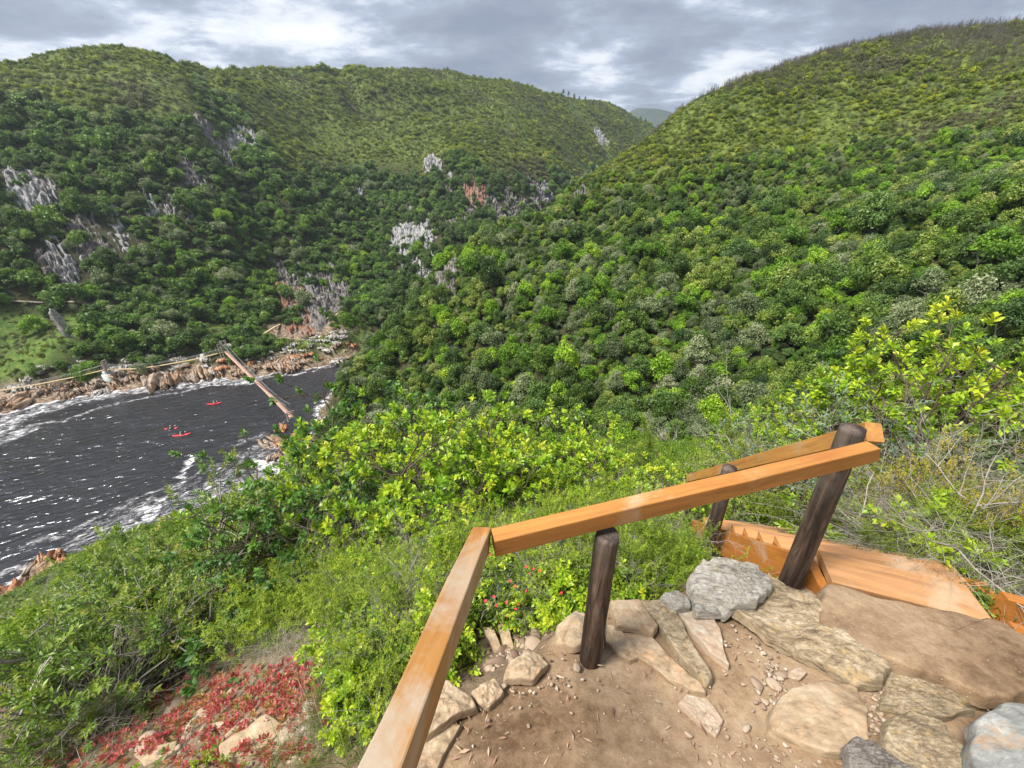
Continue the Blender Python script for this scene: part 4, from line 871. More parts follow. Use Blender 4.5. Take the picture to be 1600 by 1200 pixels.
def stone(poly, up, label, mk, dome=.02, rough=.006, name='flat_stone', on=None, thick=.14, tilt=(0, 0), cat='stone', layers=0.0, group=None, nang=120, nring=26, rnd=.94, smooth=True):
    P = np.array([(on or on_path)(a, b, up) if on is None else on(a, b) for a, b in poly]); c = P[:, :2].mean(0); nP = len(P)
    seg = np.linalg.norm(np.roll(P[:, :2], -1, 0) - P[:, :2], axis=1); cum = np.concatenate([[0], np.cumsum(seg)]); u = np.linspace(0, cum[-1], nang, endpoint=False)
    Pc = np.concatenate([P[:, :2], P[:1, :2]]); ring = np.stack([np.interp(u, cum, Pc[:, i_]) for i_ in (0, 1)], -1)
    size = cum[-1] / 6
    sd = int(abs(poly[0][0]) * 13 + poly[0][1])
    for _ in range(1): ring = (np.roll(ring, 1, 0) + 3 * ring + np.roll(ring, -1, 0)) / 5
    ring += (np.stack([fbm(ring[:, 0] * 9 + 5, ring[:, 1] * 9, sd, 3), fbm(ring[:, 0] * 9, ring[:, 1] * 9 + 8, sd + 5, 3)], -1)) * .05 * size * 2
    V = [[c[0], c[1], 0]]; T = np.concatenate([np.linspace(0, rnd, nring)[1:], [rnd + (1 - rnd) * .6, 1.0, 1.015, 1.03, 1.05]])
    zo = [0] * (nring - 1) + [-.12, -.5, -1.2, -2.4, -4.5]
    edge = .010 + .03 * size
    for t_, z_ in zip(T, zo):
        for q in ring: V.append([c[0] + (q[0] - c[0]) * t_, c[1] + (q[1] - c[1]) * t_, z_ * edge * .7])
    V = np.array(V); x_, y_ = V[:, 0], V[:, 1]
    basez = pathz(c[0], c[1]) + up if on is None else P[:, 2].mean() + up
    rad = np.hypot(x_ - c[0], y_ - c[1]) / (size * 1.2)
    slopez = (pathz(x_, y_) - pathz(c[0], c[1])) if on is None else 0
    top = dome * (1 - np.clip(rad, 0, 1) ** 2) + fbm(x_ / (size * .9), y_ / (size * .9), sd, 4) * rough * 4 + fbm(x_ / (size * .15), y_ / (size * .15), sd + 3, 3) * rough
    if layers:
        w_ = (x_ * .75 + y_ * -.3) * 0 + (x_ * .55 + y_ * .83) / (size * .16) + fbm(x_ / size, y_ / size, sd, 3) * 2.0
        st_ = hash2(np.floor(w_), 0 * w_, sd); st2 = hash2(np.floor(w_) + 1, 0 * w_, sd); fr = sstep(.75, 1, w_ - np.floor(w_)); top = top + (st_ * (1 - fr) + st2 * fr - .5) * layers
    V[:, 2] += basez + slopez + top + (x_ - c[0]) * tilt[0] + (y_ - c[1]) * tilt[1]
    V[:, 2] = np.maximum(V[:, 2], basez + slopez - thick - up if on is None else basez - thick * 1.5)
    nr_ = len(T); F = [[0, 1 + k, 1 + (k + 1) % nang] for k in range(nang)]
    for r_ in range(nr_ - 1):
        for k in range(nang): F.append([1 + r_ * nang + k, 1 + (r_ + 1) * nang + k, 1 + (r_ + 1) * nang + (k + 1) % nang, 1 + r_ * nang + (k + 1) % nang])
    o0 = np.array([c[0], c[1], basez]); me = mesh(name, V - o0, F, MS[mk] if isinstance(mk, str) else mk, smooth)
    return tag(obj(name, me, loc=o0), label, cat, group)
def on_ground(a, b, up=0): return cast(a, b, .5, 12, 900)
stone([(1078,908),(1088,888),(1125,876),(1172,880),(1200,893),(1212,918),(1178,945),(1140,952),(1092,950)], .10, 'rounded grey white boulder at the foot of the stair rail', 'grey', .04, .014, 'boulder', layers=.035, nring=50, nang=200)
stone([(1172,910),(1200,893),(1250,925),(1290,952),(1310,985),(1352,1018),(1388,1042),(1378,1064),(1335,1056),(1262,1022),(1190,985),(1142,952)], .07, 'long tilted grey and yellow layered rock running below the packed earth step', 'yellow', .02, .012, 'boulder', layers=.04, nring=60, nang=260)
stone([(955,937),(1000,935),(1029,975),(1021,988),(962,976)], .055, 'pale cream flagstone just right of the middle post', 'tan', .004, .002)
stone([(1004,940),(1043,935),(1062,972),(1112,1056),(1098,1066),(1054,1012),(1020,966)], .04, 'long narrow lichened flagstone between the cream and pink flagstones', 'yellow', .006, .004)
stone([(1058,950),(1112,950),(1128,995),(1141,1040),(1106,1012),(1078,985)], .03, 'pink stained wedge flagstone right of the long narrow one', 'pink', .004, .003)
stone([(962,982),(1012,990),(1050,1030),(1096,1068),(1104,1085),(1048,1062),(988,1018)], .012, 'low cream ledge stone in front of the cream flagstone', 'tan', .003, .003)
stone([(1070,1083),(1104,1090),(1131,1126),(1119,1151),(1086,1124),(1060,1096)], .010, 'smooth pale stone worn flush with the path in its middle', 'pink', .003, .002)
stone([(1208,1108),(1232,1076),(1290,1063),(1342,1070),(1360,1112),(1360,1158),(1322,1181),(1262,1166),(1205,1142)], .035, 'large flat rounded ochre stone set in the path', 'tan', .02, .004)
stone([(1386,1130),(1412,1116),(1468,1128),(1500,1160),(1504,1225),(1400,1235),(1380,1172)], .07, 'orange brown layered block at the bottom right of the path', 'yellow', .03, .006, 'block_stone', layers=.02)
stone([(1502,1172),(1530,1120),(1575,1096),(1660,1090),(1700,1250),(1520,1270)], .13, 'big blue grey stone at the bottom right corner', 'bluegrey', .05, .010, 'boulder')
stone([(1312,1164),(1330,1154),(1375,1172),(1436,1204),(1440,1240),(1340,1250)], .06, 'dark streaked shale shard at the bottom edge', 'dark', .02, .008, 'shard', layers=.02)
stone([(1384,1078),(1440,1083),(1500,1098),(1530,1112),(1450,1122),(1380,1108)], .035, 'thin greenish brown layered stone above the orange block', 'yellow', .01, .006, layers=.02)
stone([(1388,1040),(1450,1055),(1532,1088),(1545,1100),(1480,1098),(1420,1078),(1384,1066)], .03, 'narrow buff strip of layered rock below the packed earth step', 'yellow', .01, .006, layers=.03)
stone([(1236,1046),(1254,1041),(1263,1051),(1250,1063),(1230,1056)], .015, 'small square pink stone above the large ochre stone', 'pink', .004, .002, nang=40, nring=8)
stone([(660,1082),(698,1064),(738,1090),(746,1104),(706,1122),(664,1152),(648,1128)], .045, 'tan block stone edging the path beside the long rail', 'tan', .02, .006, 'edge_stone')
stone([(736,1082),(774,1060),(788,1082),(764,1106),(746,1102)], .025, 'small grey tan edging stone right of the tan block', 'tan', .015, .006, 'edge_stone', nang=60)
stone([(796,1035),(832,1014),(856,1038),(832,1066),(788,1062)], .03, 'rounded cream edging stone left of the middle post', 'tan', .02, .005, 'edge_stone', nang=60)
stone([(868,978),(900,956),(944,972),(942,1006),(898,1012),(868,1002)], .03, 'lumpy ochre edging stone directly behind the middle post', 'tan', .025, .007, 'edge_stone', nang=60)
stone([(942,972),(964,978),(1004,1022),(984,1032),(946,1002)], .018, 'narrow cream stone right of the base of the middle post', 'tan', .004, .003, nang=60)
stone([(590,1260),(648,1165),(690,1124),(722,1132),(690,1190),(650,1262)], .02, 'pale stone edging the path at the bottom under the rail', 'tan', .01, .004, 'edge_stone')
stone([(1030,935),(1056,922),(1078,930),(1078,952),(1050,954)], .05, 'grey boulder half buried left of the grey white boulder', 'grey', .02, .008, 'edge_stone', nang=60)
for k, (pl, mk, lb) in enumerate([([(756,1000),(772,997),(792,1026),(780,1032)], 'tan', 'thin cream stone lying in the dirt behind the corner of the rails'), ([(778,982),(794,984),(812,1026),(798,1032),(786,1012)], 'tan', 'longer cream stone beside the thin one behind the rail corner'),
                          ([(352,1182),(425,1128),(452,1136),(440,1156),(392,1196),(356,1200)], 'tan', 'long tan slab in the succulents left of the rail'), ([(338,1138),(352,1132),(358,1142),(345,1148)], 'tan', 'small cream chip of stone among the red succulents'),
                          ([(462,1112),(488,1104),(496,1118),(470,1130)], 'pink', 'pale stone right of the long tan slab'), ([(216,1190),(255,1172),(285,1165),(262,1186),(232,1204)], 'tan', 'thin tan stone near the bottom left below the succulents'),
                          ([(1350,918),(1372,912),(1380,930),(1360,934)], 'tan', 'x')]):
    if lb != 'x': stone(pl, .02, lb, mk, .006, .004, on=on_ground, nang=48, nring=8, thick=.05)
MSTEP = MEARTH
st_o = stone([(1284,934),(1303,916),(1420,942),(1568,972),(1650,1012),(1680,1085),(1596,1098),(1540,1088),(1444,1048),(1352,1018),(1292,984)], .085, None, MEARTH, .006, .003, 'earth_step', cat=None, rnd=.95, nang=140, thick=.1)
st_o['kind'] = 'structure'
# gravel and dry litter
rg2 = np.random.default_rng(33); g_ = Geo(); V0, F0_ = ICO[2]
def pebbles(n, sx, sy, smin, smax, cen=None):
    k = 0
    while k < n:
        a, b = (rg2.uniform(*sx), rg2.uniform(*sy)) if cen is None else (cen[0] + rg2.normal() * cen[2], cen[1] + rg2.normal() * cen[3])
        p = on_path(a, b); s_ = float(poly_dist(np.array([p[0]]), np.array([p[1]]))[0][0]); k += 1
        if s_ > -.02: continue
        sz = rg2.uniform(smin, smax) * (1 + 1.5 * (rg2.random() < .06)); V_, F_ = rock_shape(rg2, (sz, sz * rg2.uniform(.5, .9), sz * rg2.uniform(.25, .5)), 2, 8, .05)
        add_rot(g_, V_, F_, (p[0], p[1], pathz(p[0], p[1]) + .012), (0, 0, rg2.uniform(0, 6.28)), rg2.random())
pebbles(300, (620, 1640), (900, 1220), .002, .006); pebbles(60, None, None, .003, .010, (1160, 985, 28, 28)); pebbles(60, None, None, .006, .015, (1195, 1070, 16, 28))
pebbles(45, None, None, .004, .011, (1190, 1170, 60, 22)); pebbles(120, None, None, .004, .012, (1370, 1110, 20, 45)); pebbles(90, None, None, .004, .012, (1440, 1085, 50, 12)); pebbles(80, None, None, .004, .010, (830, 1060, 40, 30))
m, t = mat('pebble_stone'); v = A_(t, 'v'); t.put(t.out.inputs[0], princ(t, t.ramp(v, [(0, (.16,.10,.07)), (.4, (.32,.24,.17)), (.85, (.36,.28,.20)), (1, (.46,.40,.33))]), .85))
tag(obj('gravel', g_.build('gravel', m)), 'loose stone chips and gravel scattered on the brown path', 'gravel', kind='stuff')
g_ = Geo()
for k in range(480):
    a, b = rg2.uniform(560, 1600), rg2.uniform(880, 1210); p = on_path(a, b); s_, q = rg2.uniform(.006, .022), rg2.uniform(0, 6.28)
    if float(poly_dist(np.array([p[0]]), np.array([p[1]]))[0][0]) > 0: continue
    u_ = np.array([math.cos(q), math.sin(q), 0]) * s_; w_ = np.array([-math.sin(q), math.cos(q), 0]) * s_ * rg2.uniform(.08, .3); c_ = np.array([p[0], p[1], pathz(p[0], p[1]) + .014])
    g_.add([c_ - u_, c_ + w_, c_ + u_ + [0, 0, .003], c_ - w_ + [0, 0, .002]], [[0, 1, 2, 3]], rg2.random())
m, t = mat('dry_leaf'); v = A_(t, 'v'); t.put(t.out.inputs[0], princ(t, t.ramp(v, [(0, (.12,.06,.04)), (.5, (.30,.17,.10)), (.85, (.42,.33,.22)), (1, (.25,.12,.07))]), .8))
tag(obj('leaf_litter', g_.build('leaf_litter', m)), 'dry leaf and twig litter strewn over the path', 'litter', kind='stuff')

# ------------------------------------------------------------------ timber
def wood(name, c, scale=1.0, weather=0.25, wc=(.42, .38, .32), stain=(.30, .09, .02)):
    m, t = mat(name); tc = t.new('ShaderNodeTexCoord'); v = t.mapping(tc.outputs['Object'], (1.2 * scale, 14 * scale, 14 * scale)); v2 = t.mapping(tc.outputs['Object'], (3 * scale, 60 * scale, 60 * scale))
    ob = t.new('ShaderNodeObjectInfo').outputs['Random']; v = t.new('ShaderNodeVectorMath', {0: v, 1: t.math('MULTIPLY', ob, 37.0)}, operation='ADD').outputs[0]
    a = t.noise(v, 1.0, 6, .6, 1.2); b = t.noise(v2, 1.3, 6, .7, .3); w_ = t.noise(tc.outputs['Object'], 3.2, 6, .65, .6); s_ = t.noise(t.mapping(tc.outputs['Object'], (2, 5, 5), loc=(3, 3, 3)), 1.4, 5, .6)
    f = t.math('ADD', t.math('MULTIPLY', a, .55), t.math('MULTIPLY', b, .45))
    col = t.ramp(f, [(.30, tuple(q * .5 for q in c)), (.45, tuple(q * .82 for q in c)), (.56, c), (.7, tuple(min(1, q * 1.3) for q in c))])
    col = t.mix(t.mr(s_, .52, .70, 0, .5), col, stain)
    col = t.mix(t.mr(w_, .62 - weather * .4, .78 - weather * .4, 0, .75), col, wc)
    kn = t.new('ShaderNodeTexVoronoi', {'Vector': t.mapping(tc.outputs['Object'], (2.2, 9, 9)), 'Scale': 1.0}).outputs['Distance']
    col = t.mix(t.mr(kn, .03, .09, .7, 0), col, tuple(q * .25 for q in c))
    t.put(t.out.inputs[0], princ(t, col, .55, t.bump(f, .5, .004), .4)); return m
MW1 = wood('weathered_orange_timber', (.42, .20, .055), 1, .32, (.42, .37, .30)); MW2 = wood('orange_timber', (.44, .19, .045), 1, .08, (.45, .34, .22)); MW3 = wood('dull_timber', (.42, .20, .055), 1, .15, (.36,.28,.18))
MW4 = wood('stair_timber', (.40, .155, .03), 1, .08); MW5 = wood('worn_stair_board', (.44, .225, .095), .8, .30, (.44, .31, .20), (.58, .25, .06))
m, t = mat('dark_bark_post'); tc = t.new('ShaderNodeTexCoord'); v = t.mapping(tc.outputs['Object'], (26, 26, 2.2)); a = t.noise(v, 1, 7, .65, .8); b = t.noise(tc.outputs['Object'], 5, 5, .6); c2 = t.noise(t.mapping(tc.outputs['Object'], (9, 9, 3)), 1, 5, .6, .5)
geo = t.new('ShaderNodeSeparateXYZ', {0: tc.outputs['Object']}); up_ = t.mr(geo.outputs[2], .35, .95, 0, 1)
col = t.ramp(a, [(.34, (.008, .005, .004)), (.48, (.035, .02, .014)), (.58, (.085, .052, .036)), (.72, (.20, .15, .12))])
col = t.mix(t.math('MULTIPLY', t.mr(b, .42, .62, 0, 1), t.mr(up_, 0, 1, .03, .45)), col, (.22, .19, .165)); col = t.mix(t.mr(c2, .60, .70, 0, .6), col, (.015, .009, .007))
t.put(t.out.inputs[0], princ(t, col, .7, t.bump(a, .9, .012), .35)); MPOST = m
def beam(name, p0, p1, w_, h_, m_, parent=None, roll=0.0, seed=1, ends=(0, 0), n=24, bev=.004):
    p0 = np.array(p0, float); p1 = np.array(p1, float); L_ = np.linalg.norm(p1 - p0); d = (p1 - p0) / L_; s = np.cross([0, 0, 1], d); s /= np.linalg.norm(s); u = np.cross(d, s)
    g_ = Geo(); xs_ = np.linspace(0, L_, n); prof = []
    b = bev
    for sy, sz in ((-1, -1), (1, -1), (1, 1), (-1, 1)):
        y_, z_ = sy * w_ / 2, sz * h_ / 2
        q = [(y_ - sy * b, z_), (y_ - sy * b * .3, z_ - sz * b * .3), (y_, z_ - sz * b)]
        prof += q[::-1] if sy * sz > 0 else q
    prof = np.array(prof); k = len(prof); V = []
    for i_, x_ in enumerate(xs_):
        jit = fbm(np.full(k, x_ * 3) + seed, np.arange(k) * .0 + (prof[:, 0] > 0) * 3 + (prof[:, 1] > 0) * 7, seed, 3) * .0035
        xo = ends[0] * prof[:, 1] * (1 - i_ / (n - 1)) + ends[1] * prof[:, 1] * (i_ / (n - 1))
        V += [[x_ + xo[q], prof[q, 0] + jit[q], prof[q, 1] + jit[(q + 3) % k]] for q in range(k)]
    F = [[i_ * k + q, i_ * k + (q + 1) % k, (i_ + 1) * k + (q + 1) % k, (i_ + 1) * k + q] for i_ in range(n - 1) for q in range(k)]
    F += [list(range(k))[::-1], [(n - 1) * k + q for q in range(k)]]
    me = mesh(name, V, F, m_); M = Matrix([[d[0], s[0], u[0], p0[0]], [d[1], s[1], u[1], p0[1]], [d[2], s[2], u[2], p0[2]], [0, 0, 0, 1]])
    o = obj(name, me, parent)
    o.matrix_local = (Matrix.Translation(-parent.location) if parent else Matrix()) @ M @ Matrix.Rotation(roll, 4, 'X'); return o
def post(name, base, top, r0, parent, seed=1):
    base = np.array(base, float); top = np.array(top, float); L_ = np.linalg.norm(top - base); n, k = 60, 40; V = []; th = np.arange(k) * 2 * math.pi / k
    for i_ in range(n):
        z_ = -.35 + (L_ + .35) * i_ / (n - 1); tap = 1.04 - .10 * i_ / n
        r_ = r0 * tap * (1 + fbm(np.cos(th) * 2.2 + 9, np.sin(th) * 2.2 + z_ * 1.2, seed, 4) * .10 + fbm(th * 6, np.full(k, z_ * 3), seed + 7, 2) * .012 * (np.abs(th - 3.14) < 2.9))
        cx = fbm(np.array([z_ * 1.5]), np.array([seed * 3.3]), seed, 2)[0] * .012
        if i_ == n - 1: r_ = r_ * .94
        V += [[cx + r_[q] * math.cos(th[q]), r_[q] * math.sin(th[q]), z_] for q in range(k)]
    F = [[i_ * k + q, i_ * k + (q + 1) % k, (i_ + 1) * k + (q + 1) % k, (i_ + 1) * k + q] for i_ in range(n - 1) for q in range(k)] + [[(n - 1) * k + q for q in range(k)]]
    me = mesh(name, V, F, MPOST, True); o = obj(name, me, parent); o.rotation_mode = 'QUATERNION'
    o.rotation_quaternion = Vector(top - base).to_track_quat('Z', 'Y'); o.location = Vector(base) - parent.location; return o
mid_b = on_path(921, 1028); rm = math.hypot(mid_b[0], mid_b[1]); mid_t = at_r(937, 831, rm); dm = float(project(mid_t)[2][0]) - .02
rt = tag(empty('handrail', mid_b), 'orange timber handrail on round dark posts beside the path and stair', 'handrail')
mid_t[:2] = mid_b[:2]
post('post', mid_b, mid_t, .045, rt, 3)['label'] = 'short round dark post under the middle rail'
rb = on_path(1232, 915); rtop = at_r(1334, 668, math.hypot(rb[0], rb[1])); dR = float(project(rtop)[2][0]) - .075; post('post', rb, rtop, .049, rt, 8)['label'] = 'tall leaning dark post where two rails meet'
dL = .715 / (1 / dm - .285 / dR)
beam('rail', at(771, 848, dL), at(1363, 705, dR), .058, .070, MW2, rt, seed=2, ends=(0, -.35))['label'] = 'clean orange rail rising to the right'
far1 = at(752, 842, dL + .02); near1 = at(598, 1222, .52)
beam('rail', far1 + (near1 - far1) * 1.75, far1, .058, .08, MW1, rt, seed=5, ends=(0, 0), n=40)['label'] = 'grey weathered orange rail nearest the camera'
beam('rail', at(1366, 675, dR + .14), at(1078, 748, 4.34), .07, .085, MW3, rt, seed=9)['label'] = 'duller rail going down beside the stair'
post('post', at(1099, 880, 3.25), at(1141, 730, 2.83), .052, rt, 12)['label'] = 'dark post halfway down the stair'
t3 = at(1083, 740, 4.36); post('post', t3 - np.array([0, 0, 1.2]), t3, .04, rt, 15)['label'] = 'thin dark post at the lower end of the stair'
# stair going down beyond the board
nl = on_path(1282, 904, .07); fl_ = at(1086, 830, 3.85)
sr = tag(empty('stair', nl), 'steep timber stair going down to the left from the packed earth step', 'stair')
d_ = fl_ - nl; off = np.array([.80, -.16, 0.0])
for q, sd in ((0, 21), (1, 22)):
    o_ = off * q * 1.0; beam('stringer', nl + o_ - d_ * .012 * (1 - q) + np.array([0, 0, -.02]), fl_ + o_, .05, .21, MW4, sr, seed=sd, ends=(.9, .3))
nt = 9; off_n = off / np.linalg.norm(off); dh = np.array([d_[0], d_[1], 0]); dh /= np.linalg.norm(dh)
for k in range(1, nt):
    c0 = nl + d_ * (k + .15) / nt + np.array([0, 0, .105]); a_ = c0 + off_n * .012 - dh * .0; b_ = c0 + off * .97
    beam('tread', a_, b_, .20, .035, MW5, sr, seed=30 + k)
    if k > 1: beam('riser', a_ - dh * .085 + [0, 0, .07], b_ - dh * .085 + [0, 0, .07], .022, .10, MW4, sr, seed=50 + k)
bl = on_path(1304, 911, .10); br = on_path(1567, 965, .10); br[2] = bl[2]; dd_ = (br - bl) / np.linalg.norm(br - bl); nn_ = np.array([-dd_[1], dd_[0], 0])
beam('landing_board', bl + nn_ * .11 + [0, 0, -.02] - dd_ * .01, br + nn_ * .11 + [0, 0, -.02], .215, .045, MW5, sr, seed=71)['label'] = 'wide worn pinkish board forming the top step'
beam('edge_board', bl + nn_ * .025 + [0, 0, -.10] + dd_ * .05, br + nn_ * .025 + [0, 0, -.10] - dd_ * .03, .04, .11, MW4, sr, seed=72)
er = on_path(1560, 940, .08); beam('side_board', er + [0, 0, -.06], er + dd_ * .9 + np.array([.05, -.05, -.08]), .05, .22, MW4, sr, seed=73)
# path continuing below the stair
for k, (pl, lb) in enumerate([([(1105,800),(1128,782),(1160,784),(1172,800),(1150,822),(1118,822)], 'pale path slab beyond the middle stair post'), ([(1150,830),(1180,815),(1205,832),(1190,850),(1160,850)], 'pale slab beside the stair below the shrubs')]):
    P = [cast(a, b, 2.0, 12) for a, b in pl]
    stone(pl, .03, lb, 'pink', .01, .006, on=lambda a, b: cast(a, b, 2.0, 12), nang=48, nring=8, thick=.1)
# ------------------------------------------------------------------ plants near the camera
MF['lime'] = foliage('lime_shrub_leaves', [(.07,.15,.015),(.14,.29,.02),(.27,.44,.025),(.46,.58,.03),(.58,.55,.04)], .38, .6, .25, .38, .5, oamt=.15)
MF['glossy'] = foliage('glossy_dark_leaves', [(.02,.06,.012),(.04,.11,.02),(.08,.19,.03),(.15,.28,.04)], .25, .6, .25, .48, .4, oamt=.2)
MF['cone'] = foliage('conebush_leaves', [(.035,.08,.014),(.075,.155,.02),(.15,.25,.03),(.27,.34,.04),(.36,.26,.06)], .3, .5, .25, .45, .4, oamt=.2)
MF['olive'] = foliage('olive_heath_leaves', [(.06,.10,.015),(.14,.21,.02),(.26,.34,.03),(.40,.44,.04)], .3, .5, .3, .6, .3, oamt=.3)
MF['gold'] = foliage('golden_heath_leaves', [(.16,.14,.02),(.30,.26,.03),(.46,.36,.03),(.5,.36,.04)], .3, .5, .3, .6, .3, oamt=.3)
MF['silver'] = foliage('grey_green_shrub_leaves', [(.06,.10,.06),(.12,.18,.11),(.20,.27,.18),(.30,.36,.26)], .25, .5, .2, .6, .3, oamt=.2)
MF['slope'] = foliage('slope_bush_leaves', [(.045,.09,.012),(.095,.18,.018),(.18,.285,.025),(.31,.38,.035),(.24,.22,.08)], .32, .10, .6, .5, .3, oamt=.5)
MF['grass'] = foliage('grass_blades', [(.06,.12,.02),(.12,.20,.03),(.24,.28,.08),(.42,.38,.22)], .3, .8, .4, .6, .3, oamt=.5)
MF['dry'] = foliage('dry_stems', [(.18,.155,.12),(.32,.29,.23),(.44,.41,.34),(.55,.52,.45)], .15, .8, .3, .7, .3, oamt=.4)
MF['red'] = foliage('red_succulent_leaves', [(.28,.03,.05),(.50,.06,.10),(.55,.14,.13),(.50,.26,.12),(.18,.28,.06)], .25, 2.5, .9, .4, .4, oamt=.2)
MBR = m_simple('brown_bark', (.05,.035,.025), (.16,.12,.09), 40, stretch=(1, 1, .3))
def nrmz(a): return a / (np.linalg.norm(a, axis=-1, keepdims=True) + 1e-9)
def leaves(g_, rg, P, D, L_, W_, tone, fold=.25, curl=.25):
    n = len(P); D = nrmz(D); up = np.array([0, 0, 1.0]) + rg.normal(size=(n, 3)) * .35
    S = nrmz(np.cross(D, up)); N_ = nrmz(np.cross(S, D)); L_ = (np.broadcast_to(L_, (n,)) * rg.uniform(.7, 1.25, n))[:, None]; W_ = (np.broadcast_to(W_, (n,)) * rg.uniform(.75, 1.2, n))[:, None]
    b = P; m1 = P + D * L_ * .55 - N_ * L_ * curl * .1; tip = P + D * L_ - N_ * L_ * curl * .5
    l = P + D * L_ * .58 + S * W_ + N_ * W_ * fold; r = P + D * L_ * .58 - S * W_ + N_ * W_ * fold
    V = np.stack([b, r, tip, l, m1], 1).reshape(-1, 3); i = np.arange(n)[:, None] * 5
    F = np.concatenate([i + [0, 1, 4], i + [1, 2, 4], i + [2, 3, 4], i + [3, 0, 4]], 0)
    g_.add(V, F, np.tile(tone, 4))
def skeleton(rg, h, spread, nmain, gens, kids, jit=.25, lift=.08, r0=.02, base_r=.06):
    segs = []; tips = []
    def grow(p, d, l, rad, lv):
        pts = [p]; dd = d.copy()
        for k in range(4):
            dd = dd + rg.normal(size=3) * jit; dd[2] += lift; dd = nrmz(dd); pts.append(pts[-1] + dd * l / 4)
        segs.append((pts, rad, lv))
        if lv >= gens: tips.append((pts[-1], dd)); return
        for k in range(kids[lv]):
            q = rg.uniform(.35, 1.0) if k else 1.0; b = np.array(pts[int(q * 4)]); e = nrmz(dd + rg.normal(size=3) * .75); e[2] = e[2] * .8 + .15
            grow(b, nrmz(e), l * rg.uniform(.5, .8), rad * .55, lv + 1)
    for k in range(nmain):
        a = k * 2.4 + rg.uniform(-.3, .3); d = nrmz(np.array([math.cos(a) * spread, math.sin(a) * spread, rg.uniform(.7, 1.1)]))
        grow(np.array([math.cos(a), math.sin(a), 0]) * base_r, d, h * rg.uniform(.42, .6), r0, 0)
    return segs, tips
def shrub_meshes(name, seed, h, spread, nmain, gens, kids, m, L_, W_, per, rose=.9, jit=.25, r0=.02, whorl=0.0, bark=None, lift=.08):
    rg = np.random.default_rng(seed); segs, tips = skeleton(rg, h, spread, nmain, gens, kids, jit, lift, r0)
    gb = Geo()
    for pts, rad, lv in segs: tube(gb, pts, np.linspace(rad, rad * .55, 5), 6 if lv == 0 else (4 if lv < 2 else 3), rg.uniform(.2, .8))
    gl = Geo(); P = []; D = []; T = []; zt = max(p[2] for p, _ in tips)
    for p, d in tips:
        n = per; a = np.arange(n) * 2.399 + rg.uniform(0, 6); ref = nrmz(np.cross(d, [.3, .2, .9])); w_ = np.cross(d, ref)
        k = np.linspace(0, 1, n); out = rose * (1.15 - k * .75)
        dirs = nrmz(d * (1 - out * .55)[:, None] + (np.cos(a)[:, None] * ref + np.sin(a)[:, None] * w_) * out[:, None] + rg.normal(size=(n, 3)) * .12)
        P.append(p - d * ((1 - k) * (.05 + whorl))[:, None] + rg.normal(size=(n, 3)) * .004); D.append(dirs)
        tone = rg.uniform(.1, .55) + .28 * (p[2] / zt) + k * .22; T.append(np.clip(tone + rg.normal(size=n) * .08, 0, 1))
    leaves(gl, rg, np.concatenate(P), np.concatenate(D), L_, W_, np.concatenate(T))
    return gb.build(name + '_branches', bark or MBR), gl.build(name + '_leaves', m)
SHM = {}
for k in range(3):
    SHM['lime', k] = shrub_meshes('lime', 500 + k, 1.5, .85, 7, 3, [4, 4, 4], MF['lime'], .056, .015, 16, r0=.022)
    SHM['cone', k] = shrub_meshes('cone', 530 + k, 1.3, .9, 6, 3, [4, 4, 3], MF['cone'], .042, .008, 30, rose=1.0, jit=.14, whorl=.10, r0=.024, bark=MTW)
for k in range(2):
    SHM['glossy', k] = shrub_meshes('glossy', 520 + k, 1.6, .8, 6, 3, [4, 4, 3], MF['glossy'], .06, .017, 14, r0=.024)
    SHM['olive', k] = shrub_meshes('olive', 540 + k, .9, .9, 9, 3, [4, 3, 3], MF['olive'], .024, .0048, 28, whorl=.10, r0=.008, jit=.15)
    SHM['small', k] = shrub_meshes('small', 560 + k, .6, .8, 5, 2, [4, 4], MF['lime'], .05, .013, 12, r0=.008)
    SHM['twig', k] = (dead_mesh('twig', 580 + k, MTW, 9, 4, .55, .010, 1.0), None)
SHM['gold', 0] = shrub_meshes('gold', 550, 1.1, .9, 8, 3, [4, 4, 3], MF['gold'], .024, .0045, 20, whorl=.09, r0=.007, jit=.15)
SHM['silver', 0] = shrub_meshes('silver', 555, 1.1, .9, 7, 3, [4, 3, 3], MF['silver'], .035, .006, 16, whorl=.07, r0=.012)
def tuft_mesh(name, seed, n, L_, w_, m, droop=.5, spread=.5, lean=(0, 0), clump=.05, seg=6):
    rg = np.random.default_rng(seed); g_ = Geo()
    for k in range(n):
        a = rg.uniform(0, 6.28); b = np.array([rg.normal() * clump, rg.normal() * clump, 0]); d = nrmz(np.array([math.cos(a) * spread * rg.uniform(0, 1) + lean[0], math.sin(a) * spread * rg.uniform(0, 1) + lean[1], 1.0]))
        l = L_ * rg.uniform(.5, 1.15); pts = [b]; q = d.copy(); dr = droop * rg.uniform(.3, 1.3)
        for s_ in range(seg):
            q = nrmz(q + np.array([q[0] * dr * .35, q[1] * dr * .35, -dr * .22]) + rg.normal(size=3) * .03); pts.append(pts[-1] + q * l / seg)
        pts = np.array(pts); sd_ = nrmz(np.cross(pts[-1] - pts[0], rg.normal(size=3))); wd = (w_ * np.linspace(1, .15, seg + 1))[:, None]
        V = np.concatenate([pts - sd_ * wd, pts + sd_ * wd]); i = np.arange(seg)
        g_.add(V, np.stack([i, i + seg + 1, i + seg + 2, i + 1], -1), rg.random())
    return g_.build(name, m)
